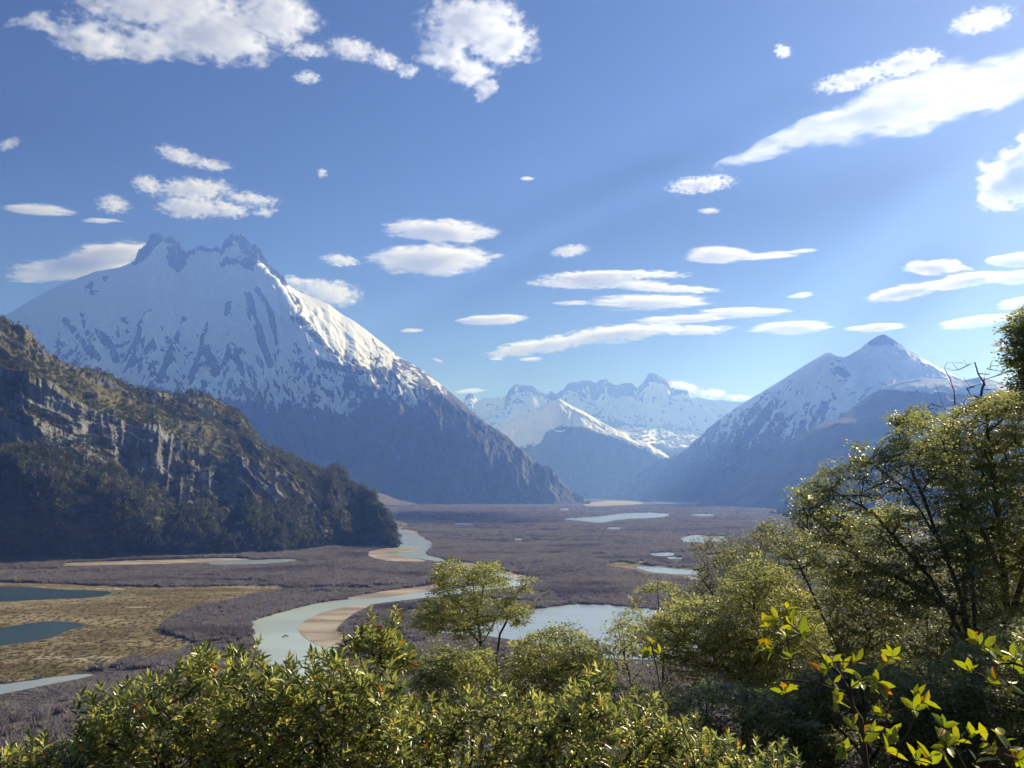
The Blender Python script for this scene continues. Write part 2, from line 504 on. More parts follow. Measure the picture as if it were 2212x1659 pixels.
# ---- nearer dark ridge on the right
M4_SIL = [(1505, 1092), (1518, 1088), (1557, 1064), (1583, 1051), (1613, 1019), (1635, 999), (1669, 969), (1713, 947), (1765, 917), (1808, 908), (1843, 878), (1873, 856), (1903, 839),
          (1938, 826), (1990, 817), (2033, 820), (2077, 822), (2120, 813), (2163, 826), (2260, 850), (2420, 900)]
P, X, Y, T = sheet([
    (M4_SIL, [(1505, 4700), (1700, 4800), (1900, 4600), (2060, 4400), (2420, 3700)]),
    ([(1505, 1093), (1557, 1075), (1635, 1020), (1713, 965), (1765, 932), (1808, 918), (1860, 916), (1930, 915), (2060, 900), (2420, 950)],
     [(1505, 4650), (1700, 4550), (1850, 4250), (2060, 3950), (2420, 3300)]),
    ([(1505, 1094), (1700, 1100), (2420, 1114)], [(1505, 4500), (1700, 3700), (2420, 2600)])],
    (1505, 2420), 560, (80, 140), back=1500)
S, D = slope_coords(P)
Nn = normals(P)
g = fbm(S * 2.2, D * 0.8, seed=85, ridged=True)
fi = fbm(S * 12, D * 9, seed=86, ridged=True)
env = sstep(0.0, 0.3, T) * sstep(2, 1.6, T)
P = P + Nn * ((g * 16 + fi * 4) * env)[..., None]
mott = fbm(S * 8, D * 5, seed=87)
sn = (846 - Y) / 26 + 2.0 * mott - 0.7 + 2.2 * sstep(1870, 1960, X) * sstep(868, 830, Y + 14 * mott)
sn = sn + 2.2 * sstep(1.0, 0.9, T) * sstep(0.72, 0.95, T) * sstep(1740, 1800, X) * np.maximum(0, mott + 0.2)
terrain('forested_ridge', P, M_MTN, {'snow': np.clip(sn, -2, 2), 'forest': (Y - 850) / 20 + 0.5}, label='dark forested ridge dusted with snow on its top', category='mountain')

# ---- dark wooded spur behind the right-hand trees
P, X, Y, T = sheet([
    ([(1660, 1106), (1678, 1102), (1713, 1069), (1743, 1043), (1765, 1025), (1795, 1012), (1850, 992), (1950, 962), (2100, 930), (2300, 900)], [(1660, 3050), (1850, 2700), (2300, 2000)]),
    ([(1660, 1108), (1700, 1110), (2300, 1125)], [(1660, 2950), (1850, 2300), (2300, 1700)])],
    (1660, 2300), 220, (90,), back=800)
S, D = slope_coords(P)
P = P + normals(P) * (fbm(S * 14, D * 14, seed=95, ridged=True) * 5 * sstep(1, 0.9, T) * (T >= 0))[..., None]
terrain('wooded_spur', P, M_MTN, {'snow': np.full(X.shape, -2.0), 'forest': np.full(X.shape, 2.0)}, label='small dark wooded spur beyond the right-hand trees', category='hill')

# ---- low pale mound behind the rocky hill
P, X, Y, T = sheet([
    ([(560, 1000), (640, 1010), (737, 1034), (753, 1038), (772, 1050), (804, 1061), (831, 1069), (852, 1077), (880, 1084), (900, 1088)], [(560, 3900), (900, 4700)]),
    ([(560, 1094), (900, 1090)], [(560, 3500), (900, 4500)])], (560, 900), 160, (50,), back=500)
S, D = slope_coords(P)
P = P + normals(P) * (fbm(S * 6, D * 6, seed=98) * 14 * sstep(1, 0.8, T) * (T >= 0))[..., None]
M_MOUND = mountain_mat('mound_scrub', forest=(0.10, 0.088, 0.07))
terrain('low_mound', P, M_MOUND, {'snow': np.full(X.shape, -2.0), 'forest': np.full(X.shape, 2.0)}, label='low pale mound behind the rocky hill', category='hill')

# ---- rocky hill on the left
H1_SIL = [(-420, 520), (-200, 610), (0, 684), (16, 704), (44, 724), (60, 750), (92, 766), (132, 780), (160, 792), (188, 796), (224, 804), (256, 820), (280, 834), (294, 852), (320, 856),
          (360, 860), (400, 868), (440, 874), (472, 882), (504, 898), (532, 920), (552, 944), (560, 958), (600, 972), (640, 988), (680, 1004), (704, 1022), (732, 1036),
          (760, 1054), (784, 1068), (812, 1092), (836, 1116), (852, 1140), (859, 1160), (861, 1178)]
h_shelf = [(-420, 700), (0, 790), (60, 806), (140, 830), (220, 852), (300, 876), (400, 895), (500, 930), (560, 972), (640, 1002), (720, 1040), (800, 1092), (850, 1142), (861, 1179)]
h_clifftop = [(-420, 780), (0, 830), (100, 848), (160, 875), (240, 905), (300, 935), (370, 968), (440, 985), (520, 1005), (600, 1030), (700, 1072), (780, 1110), (840, 1152), (861, 1180)]
h_cliffbot = [(-420, 1010), (0, 1012), (100, 1020), (200, 1042), (280, 1078), (360, 1105), (440, 1112), (520, 1115), (600, 1110), (700, 1120), (780, 1140), (840, 1168), (861, 1181)]
H1_TOE = [(-420, 1228), (0, 1219), (80, 1216), (290, 1206), (500, 1199), (620, 1193), (700, 1183), (780, 1179), (861, 1183)]
xs_t = np.array([-420, -200, 0, 100, 200, 300, 400, 500, 600, 700, 780, 861.0])
g_t = gnd(xs_t, interp(H1_TOE, xs_t))
toeD = np.hypot(g_t[:, 0], g_t[:, 1])
tD = list(zip(xs_t, toeD))


def plus(f):
    return [(x, d + f(x)) for x, d in tD]


def off(a, b):
    return lambda x: float(np.interp(x, [-420, 0, 560, 861], [a * 0.8, a, b, 0.04 * b]))

P, X, Y, T = sheet([
    (H1_SIL, plus(off(300, 430))),
    (h_shelf, plus(off(190, 280))),
    (h_clifftop, plus(off(105, 160))),
    (h_cliffbot, plus(off(62, 95))),
    (H1_TOE, tD)], (-420, 861), 800, (80, 60, 130, 110), back=500)
S, D = slope_coords(P)
S = S * 1000; D = D * 1000
Nn = normals(P)
Nn[..., 1] -= 0.4
big = fbm(S / 150, D / 120, seed=101, ridged=True, oct=4)
led = fbm(S / 60, D / 22, seed=102, ridged=True, oct=5)
flut = fbm(S / 16, D / 60, seed=103, ridged=True, oct=5)
cliff = sstep(1.75, 2.05, T) * sstep(3.15, 2.85, T)
cl2 = sstep(0.05, 0.2, T) * sstep(0.95, 0.6, T) * sstep(520, 420, X)
env = sstep(0.0, 0.12, T) * sstep(4.0, 3.6, T) * np.clip((861 - X) / 90, 0.06, 1)
kn = np.exp(-(((X - 60) / 190) ** 2 + ((T - 3.25) / 0.45) ** 2)) * 55 + np.exp(-(((X - 280) / 55) ** 2 + ((T - 3.5) / 0.3) ** 2)) * 18
disp = (big * 20 + led * 7 * (0.5 + cliff + cl2) + flut * (1.5 + 4.5 * cliff + 3.5 * cl2)) * env + kn * sstep(4.0, 3.7, T)
P = P + Nn * disp[..., None]
gr = np.gradient(P, axis=0)
steep = np.abs(gr[..., 2]) / (np.hypot(gr[..., 0], gr[..., 1]) + 1e-6)
veg = 1.2 - 0.52 * np.clip(steep, 0, 2.5) - 0.8 * cliff * sstep(720, 600, X) - 0.5 * cl2 + 0.9 * fbm(S / 40, D / 26, seed=104) + 0.55 * sstep(3.0, 3.3, T)
veg = veg + 0.5 * sstep(560, 700, X)
terrain('rocky_hill', P, M_HILL, {'veg': veg}, label='craggy rocky hill with scrub and cliffs on the left', category='hill')
HILL = (P, X, Y, T, veg, steep, S, D, cliff)
# ------------------------------------------------------------------ valley floor, meadow, sand, water
def floor_mat():
    m = N('valley_scrub_soil')
    p = m.pos()
    n1 = m.noise(m.scaled(p, (0.5, 1, 1)), 0.006, 5, 0.6)
    n2 = m.noise(p, 0.05, 5, 0.65)
    n3 = m.noise(p, 0.25, 4, 0.7)
    c = m.mix(m.ramp(n2, 0.3, 0.7), (0.085, 0.075, 0.080), (0.155, 0.138, 0.135))
    c = m.mix(m.math('MULTIPLY', m.ramp(n1, 0.5, 0.72), 0.7), c, (0.17, 0.145, 0.11))
    h = m.math('ADD', n2, m.math('MULTIPLY', n3, 0.6))
    return m.done(m.bsdf(c, 0.95, 0.05, m.bump(h, 5.0, 1.0)))


def meadow_mat():
    m = N('marsh_grass')
    p = m.pos()
    n1 = m.noise(m.scaled(p, (0.45, 1, 1)), 0.022, 6, 0.65)
    n2 = m.noise(m.scaled(p, (0.5, 1, 1)), 0.14, 6, 0.7)
    n4 = m.noise(m.scaled(p, (0.35, 1, 1)), 0.05, 4, 0.6, dist=0.6)
    c = m.mix(m.ramp(n1, 0.38, 0.62), (0.155, 0.125, 0.055), (0.32, 0.26, 0.16))
    c = m.mix(m.math('MULTIPLY', m.ramp(n2, 0.46, 0.66), 0.75), c, (0.085, 0.075, 0.035))
    c = m.mix(m.math('MULTIPLY', m.ramp(n4, 0.60, 0.68), 0.8), c, (0.46, 0.41, 0.33))
    return m.done(m.bsdf(c, 0.95, 0.05, m.bump(n2, 1.2, 0.8)))


def sand_mat():
    m = N('river_sand')
    p = m.pos()
    n1 = m.noise(m.scaled(p, (0.4, 1, 1)), 0.05, 5, 0.6, dist=0.5)
    n2 = m.noise(p, 0.7, 4, 0.6)
    c = m.mix(m.ramp(n1, 0.42, 0.62), (0.27, 0.205, 0.165), (0.48, 0.42, 0.34))
    c = m.mix(m.math('MULTIPLY', n2, 0.35), c, (0.22, 0.18, 0.15))
    return m.done(m.bsdf(c, 0.85, 0.2, m.bump(n2, 0.2, 0.5)))


def water_mat(name, col, rough, ripple=0.25):
    m = N(name)
    p = m.pos()
    n = m.noise(m.scaled(p, (0.5, 1, 1)), 0.8, 4, 0.6)
    n0 = m.noise(m.scaled(p, (0.6, 1, 1)), 0.02, 3, 0.5)
    c = m.mix(m.ramp(n0, 0.35, 0.65), col, tuple(v * 0.86 for v in col))
    return m.done(m.bsdf(c, rough, 0.5, m.bump(n, 0.06, ripple), IOR=1.33))


M_FLOOR, M_MEADOW, M_SAND = floor_mat(), meadow_mat(), sand_mat()
M_RIVER = water_mat('glacial_water', (0.58, 0.67, 0.64), 0.12)
M_POND = water_mat('pond_water', (0.40, 0.47, 0.52), 0.2, 0.15)
M_DEEP = water_mat('dark_pond_water', (0.07, 0.115, 0.15), 0.12, 0.5)

# ground sheet: dense near, out to the horizon
gx = np.concatenate([-np.geomspace(28000, 60, 60), np.linspace(-50, 50, 11), np.geomspace(60, 28000, 60)])
gy = np.concatenate([[-2500, -800, -200], np.linspace(0, 400, 21), np.geomspace(420, 29000, 90)])
GX, GY = np.meshgrid(gx, gy)
G = np.stack([GX, GY, np.zeros_like(GX)], -1)
obj('valley_floor', mesh('valley_floor', G.reshape(-1, 3), [grid_faces(len(gy), len(gx))], M_FLOOR), kind='structure',
    label='flat valley floor of purple-brown scrub', category='ground')

SHEETS = {}


def rough_edge(poly, amp=0.5, seed=0, step=5.0):
    """subdivide and roughen an outline in photo units"""
    r = random.Random(seed)
    out = []
    for i in range(len(poly)):
        a, b = poly[i], poly[(i + 1) % len(poly)]
        n = max(1, int(math.hypot(b[0] - a[0], (b[1] - a[1]) * 3) / step))
        for k in range(n):
            t = k / n
            out.append((a[0] + (b[0] - a[0]) * t + r.uniform(-1, 1) * amp * 2.5, a[1] + (b[1] - a[1]) * t + r.uniform(-1, 1) * amp * 0.8))
    return out


def smooth_poly(poly, it=1):
    for _ in range(it):
        o = []
        for i in range(len(poly)):
            a, b = poly[i], poly[(i + 1) % len(poly)]
            o.append((a[0] * .75 + b[0] * .25, a[1] * .75 + b[1] * .25))
            o.append((a[0] * .25 + b[0] * .75, a[1] * .25 + b[1] * .75))
        poly = o
    return poly


def flat(name, poly, z, mat, amp=0.5, smooth=1, **props):
    pl = rough_edge(smooth_poly(poly, smooth), amp, len(SHEETS) + 3)
    a = np.array(pl)
    W = gnd(a[:, 0], a[:, 1], 0.0)
    W[:, 2] = z
    # a rim below keeps the sheet a solid slab
    n = len(W)
    lo = W.copy(); lo[:, 2] = z - 0.15
    me = bpy.data.meshes.new(name)
    me.from_pydata([tuple(v) for v in W] + [tuple(v) for v in lo], [], [list(range(n))] + [(i, i + n, (i + 1) % n + n, (i + 1) % n) for i in range(n)])
    me.materials.append(mat)
    me.update()
    o = obj(name, me, kind='structure', **props)
    SHEETS.setdefault(name, []).append(a)
    return o


MEADOW = [(-300, 1252), (0, 1257), (133, 1262), (267, 1267), (400, 1269), (560, 1264), (640, 1268), (600, 1277), (517, 1296), (433, 1313), (362, 1336), (347, 1363), (393, 1378), (417, 1388),
          (367, 1410), (283, 1424), (233, 1437), (167, 1456), (0, 1475), (-300, 1500)]
flat('meadow', MEADOW, 0.06, M_MEADOW, 1.2, label='tan marsh meadow beside the dark ponds', category='meadow')
flat('sandy_flat', [(120, 1217), (300, 1210), (500, 1205), (560, 1207), (500, 1213), (380, 1217), (250, 1220), (140, 1223)], 0.07, M_SAND, 0.5, label='pale sandy strip at the foot of the rocky hill', category='sand')
flat('sandy_flat', [(-300, 1262), (-20, 1262), (140, 1266), (300, 1275), (330, 1282), (260, 1290), (100, 1303), (-60, 1315), (-300, 1330)], 0.10, M_MEADOW, 0.7, label='pale dry margin around the upper dark pond', category='sand')
flat('sandy_flat', [(1300, 1218), (1345, 1213), (1390, 1221), (1440, 1224), (1500, 1229), (1540, 1238), (1500, 1246), (1440, 1243), (1395, 1240), (1370, 1231), (1330, 1224)], 0.10, M_MEADOW, 1.6, 0, label='dry tan margin along the long bright pool', category='sand')
ponds = [
    ([(-200, 1264), (0, 1268), (50, 1266), (110, 1273), (230, 1276), (245, 1282), (210, 1291), (100, 1295), (0, 1301), (-200, 1306)], M_DEEP, 'narrow dark pond at the upper left of the meadow'),
    ([(-200, 1366), (0, 1358), (60, 1347), (110, 1342), (165, 1345), (190, 1352), (140, 1364), (118, 1377), (60, 1388), (0, 1396), (-200, 1415)], M_DEEP, 'dark blue pond in the middle of the left meadow'),
    ([(-200, 1500), (0, 1481), (60, 1471), (150, 1459), (204, 1456), (188, 1463), (100, 1480), (40, 1493), (0, 1500), (-200, 1540)], M_POND, 'narrow pale creek at the lower left edge of the meadow'),
    ([(483, 1212), (560, 1209), (633, 1207), (649, 1210), (600, 1216), (500, 1221), (430, 1219)], M_POND, 'thin pale pond at the foot of the rocky hill'),
    ([(937, 1363), (1000, 1352), (1054, 1345), (1100, 1330), (1130, 1319), (1170, 1314), (1210, 1309), (1247, 1305), (1297, 1306), (1364, 1311), (1401, 1316), (1466, 1322), (1520, 1335), (1540, 1370),
      (1480, 1425), (1300, 1425), (1230, 1408), (1164, 1391), (1097, 1381), (1030, 1371), (957, 1369)], M_POND, 'large bright pond behind the slender young tree'),
    ([(1461, 1165), (1480, 1159), (1500, 1154), (1530, 1158), (1570, 1158), (1580, 1168), (1500, 1173)], M_POND, 'bright pool above the bare shrub at the right'),
    ([(1366, 1224), (1396, 1224), (1440, 1227), (1516, 1234), (1520, 1242), (1466, 1241), (1406, 1237)], M_POND, 'long bright pool left of the bare shrub'),
    ([(1392, 1196), (1440, 1192), (1468, 1196), (1444, 1202), (1412, 1200)], M_POND, 'thin bright pool in the middle of the right scrub'),
    ([(1425, 1204), (1470, 1203), (1490, 1206), (1455, 1208)], M_POND, 'small sliver of water under the thin bright pool'),
    ([(1206, 1121), (1250, 1118), (1290, 1117), (1330, 1110), (1400, 1107), (1455, 1110), (1430, 1118), (1340, 1121), (1300, 1130), (1265, 1126)], M_POND, 'bright branching pool in the far scrub'),
    ([(1366, 1213), (1385, 1211), (1400, 1214), (1380, 1216)], M_POND, 'small pool just above the long bright pool'),
    ([(1478, 1250), (1500, 1247), (1530, 1250), (1512, 1254)], M_POND, 'small pool just below the long bright pool'),
    ([(1300, 1140), (1330, 1138), (1350, 1141), (1320, 1143)], M_POND, 'faint thin pool below the branching pool'),
    ([(1480, 1112), (1520, 1110), (1560, 1112), (1525, 1115)], M_POND, 'far thin pool right of the branching pool'),
    ([(968, 1130), (1000, 1129), (1035, 1132), (1000, 1134)], M_POND, 'thin far pool right of the upper river'),
    ([(1103, 1163), (1120, 1162), (1142, 1166), (1118, 1167)], M_POND, 'tiny pool in the middle of the scrub plain'),
    ([(1205, 1099), (1225, 1098), (1236, 1101), (1215, 1102)], M_POND, 'tiny far pool at the foot of the snowy mountain'),
]
for pl, mt, lb in ponds:
    flat('pond', pl, 0.16, mt, 0.5, label=lb, category='pond')
for pl, lb in [
        ([(1255, 1088), (1300, 1083), (1336, 1081), (1395, 1085), (1380, 1090), (1320, 1092), (1270, 1094)], 'pale gravel flat at the far valley mouth'),
        ([(1400, 1083), (1430, 1080), (1516, 1087), (1560, 1089), (1500, 1090), (1420, 1087)], 'thin pale gravel strip below the pointed peak')]:
    flat('gravel_flat', pl, 0.14, M_SAND, 0.3, label=lb, category='gravel')
RIV_A = [(650, 1480), (600, 1460), (578, 1440), (560, 1410), (546, 1373), (538, 1348), (548, 1340), (583, 1330), (617, 1320), (650, 1311), (700, 1300), (764, 1294), (857, 1287), (960, 1273), (1060, 1262), (1120, 1252), (1080, 1245),
         (1037, 1238), (1000, 1224), (950, 1214), (910, 1208), (877, 1203), (837, 1199), (824, 1193), (840, 1187), (862, 1180), (862, 1170), (859, 1150), (848, 1138), (836, 1128), (826, 1114), (820, 1106), (838, 1108), (842, 1118),
         (864, 1126), (871, 1133), (866, 1141), (880, 1150), (910, 1157), (922, 1166), (941, 1174), (929, 1186), (917, 1197), (940, 1203), (960, 1207), (1010, 1218), (1050, 1230), (1097, 1240), (1140, 1250), (1150, 1262),
         (1060, 1273), (960, 1287), (860, 1298), (800, 1306), (740, 1315), (690, 1328), (662, 1340), (645, 1353), (645, 1365), (660, 1381), (690, 1395), (745, 1407), (720, 1470)]
flat('river', RIV_A, 0.16, M_RIVER, 0.35, 1, label='milky turquoise river winding through the valley', category='river')
for pl, lb in [
        ([(664, 1338), (690, 1326), (714, 1318), (774, 1307), (810, 1304), (768, 1323), (740, 1343), (727, 1361), (755, 1376), (750, 1396), (704, 1400), (680, 1392), (660, 1380), (645, 1365), (643, 1353)], 'curved tan sandbar inside the near river bend'),
        ([(740, 1292), (780, 1286), (830, 1277), (900, 1268), (955, 1260), (960, 1272), (900, 1281), (857, 1288), (800, 1293), (764, 1295)], 'long pale sand strip on the far bank of the near bend'),
        ([(788, 1194), (810, 1188), (847, 1183), (880, 1182), (914, 1184), (880, 1194), (845, 1190), (828, 1194), (840, 1199), (877, 1203), (910, 1209), (930, 1215), (897, 1214), (844, 1213), (804, 1206)], 'forked sandbar below the toe of the rocky hill'),
        ([(990, 1211), (1047, 1221), (1080, 1231), (1114, 1240), (1166, 1250), (1150, 1257), (1120, 1250), (1090, 1240), (1040, 1229), (990, 1216)], 'sandy bank behind the top of the slender tree'),
        ([(852, 1126), (880, 1130), (884, 1134), (872, 1136), (856, 1131)], 'small sand spit on the upper river'),
        ([(866, 1141), (900, 1147), (912, 1156), (884, 1152)], 'second small sand spit on the upper river'),
        ([(816, 1104), (840, 1107), (838, 1110), (820, 1110)], 'distant sand patch past the hill toe')]:
    flat('sandbar', pl, 0.24, M_SAND, 0.3, label=lb, category='sandbar')

# ------------------------------------------------------------------ haze
m = N('haze_air')
HZ = m.n('VolumePrincipled', {'Color': (0.17, 0.335, 1.0), 'Density': 1.3e-4, 'Anisotropy': 0.34, 'Absorption Color': (1.0, 1.0, 1.0)})
M_HAZE = m.done(HZ, True)
V = np.array([(x, y, z) for x in (-30000, 30000) for y in (-3000, 30000) for z in (-60.0, 2420.0)], float)
obj('haze', mesh('haze', V, [[[0, 1, 3, 2], [4, 6, 7, 5], [0, 4, 5, 1], [2, 3, 7, 6], [0, 2, 6, 4], [1, 5, 7, 3]]], M_HAZE), kind='stuff',
    label='thin blue haze filling the valley air', category='haze')


# ------------------------------------------------------------------ clouds
def ico(sub=2):
    import bmesh
    bm = bmesh.new()
    bmesh.ops.create_icosphere(bm, subdivisions=sub, radius=1.0)
    V = np.array([v.co[:] for v in bm.verts]); Fc = np.array([[v.index for v in f.verts] for f in bm.faces])
    bm.free()
    return V, Fc


ICO = ico(3)


def cloud(label, lobes, kind='lens', alt=4200.0, dens=1.0):
    L = [tuple(l) + (0,) * (5 - len(l)) for l in lobes]
    if kind in ('lens', 'mix'):
        rl = random.Random(int(L[0][0] * 3 + L[0][1]))
        L2 = []
        for cx_, cy_, rx, ry, tl in L:
            L2.append((cx_, cy_, rx * 0.95, ry * 0.85, tl))
            for k in range(3 if rx > 45 else 1):
                ox = rl.choice((-1, 1)) * rl.uniform(0.15, 0.6)
                oy = rl.choice((-1, 1)) * rl.uniform(0.15, 0.5) * (1 - abs(ox))
                ta = R(tl)
                L2.append((cx_ + ox * rx * math.cos(ta) + oy * ry * math.sin(ta), cy_ - ox * rx * math.sin(ta) + oy * ry * math.cos(ta), rx * rl.uniform(0.5, 0.72), ry * rl.uniform(0.28, 0.5), tl + rl.uniform(-3, 3)))
        L = L2
    mx = sum(l[0] for l in L) / len(L); my = sum(l[1] for l in L) / len(L)
    d = ray(mx, my)
    t = (alt - CAMZ) / d[2]
    P0 = CAM + d * t
    s = t / 1.0 / F                       # metres per photo unit there
    sd = len(label) * 7 + int(mx)
    rr = random.Random(sd)
    m = N('cloud_vapour')
    tc = m.n('TexCoord').outputs['Object']
    big = max(l[3] for l in L)
    wide = max(l[2] for l in L)
    if kind == 'lens':
        aniso, wa, a, b, c, fr = (0.10, 0.10, 1.0), 0.45, 1.3, 3.0, 0.30, 1.3 / big
    elif kind == 'mix':
        aniso, wa, a, b, c, fr = (0.30, 0.30, 1.0), 0.5, 1.35, 3.0, 0.22, 2.0 / big
    else:
        aniso, wa, a, b, c, fr = (0.6, 0.6, 1.0), 0.5, 1.2, 2.9, 0.36, 1.7 / (big ** 0.8 * 1.6)
    off = (rr.uniform(-50, 50), rr.uniform(-50, 50), rr.uniform(-50, 50))
    q = m.n('VectorMath', {0: m.scaled(tc, tuple(v * fr for v in aniso)), 1: off}, operation='ADD').outputs[0]
    w = m.noise(q, 1.0, 2, 0.5, out=1)
    w = m.n('VectorMath', {0: w, 1: (0.5, 0.5, 0.5)}, operation='SUBTRACT').outputs[0]
    w = m.scaled(w, (2 * wa * big,) * 3)
    pw = m.n('VectorMath', {0: tc, 1: w}, operation='ADD').outputs[0]
    base = None
    Vs, Fs, no = [], [], 0
    for cx_, cy_, rx, ry, tl in L:
        rd = max(ry, min(rx, ry * 2.2)) if kind in ('lens', 'mix') else max(ry, min(rx * 0.7, ry * 1.3))
        loc = (cx_ - mx, rr.uniform(-0.2, 0.2) * rd, -(cy_ - my))
        rot = (0, -R(tl), 0)
        mp = m.n('Mapping', {'Vector': pw, 'Location': loc, 'Rotation': rot, 'Scale': (rx, rd, ry)}, vector_type='TEXTURE').outputs[0]
        ln = m.n('VectorMath', {0: mp}, operation='LENGTH').outputs['Value']
        base = ln if base is None else m.n('Math', {0: base, 1: ln, 2: 0.25}, operation='SMOOTH_MIN').outputs[0]
        v = ICO[0] * np.array([rx, rd, ry]) * 1.03
        ca, sa = math.cos(rot[1]), math.sin(rot[1])
        v = np.stack([v[:, 0] * ca + v[:, 2] * sa, v[:, 1], -v[:, 0] * sa + v[:, 2] * ca], -1) + np.array(loc)
        Vs.append(v); Fs.append(ICO[1] + no); no += len(v)
    inside = m.math('SUBTRACT', 1.0, base)
    n = m.noise(m.n('VectorMath', {0: q, 1: (3.1, 7.7, 1.3)}, operation='ADD').outputs[0], 2.0, 6, 0.68)
    val = m.math('ADD', m.math('MULTIPLY', inside, a), m.math('MULTIPLY', m.math('SUBTRACT', n, 0.5), b))
    if kind == 'lens':
        q2 = m.n('VectorMath', {0: m.scaled(tc, (0.30 * fr, 0.30 * fr, fr)), 1: off}, operation='ADD').outputs[0]
        n2 = m.noise(q2, 5.0, 4, 0.65)
        val = m.math('ADD', val, m.math('MULTIPLY', m.math('SUBTRACT', n2, 0.5), 1.7))
    val = m.math('SUBTRACT', val, c - 0.22 * (kind == 'lens'))
    edge = m.ramp(inside, -0.02, 0.34)
    val = m.math('MULTIPLY', m.math('MULTIPLY', val, 1.15, True), edge)
    K = dens * (0.85 if kind == 'lens' else 1.1 if kind == 'mix' else 1.9) / (big ** 0.8) / s
    vol = m.n('VolumePrincipled', {'Color': (1, 1, 1), 'Density': m.math('MULTIPLY', val, K), 'Anisotropy': 0.36, 'Absorption Color': (1, 1, 1)})
    mat = m.done(vol, True)
    me = mesh('cloud', np.concatenate(Vs), [np.concatenate(Fs)], mat, True)
    o = obj('cloud', me)
    o.location = P0
    o.rotation_euler = (TH, 0, 0)
    o.scale = (s, s, s)
    if len(L) > 1:
        md = o.modifiers.new('remesh', 'REMESH')
        md.mode = 'VOXEL'
        md.voxel_size = big * 0.22
        dg = bpy.context.evaluated_depsgraph_get()
        nm = bpy.data.meshes.new_from_object(o.evaluated_get(dg))
        o.modifiers.clear()
        o.data = nm
        nm.name = 'cloud'
    o['label'] = label
    o['category'] = 'cloud'
    o['group'] = 'clouds in the sky'
    return o


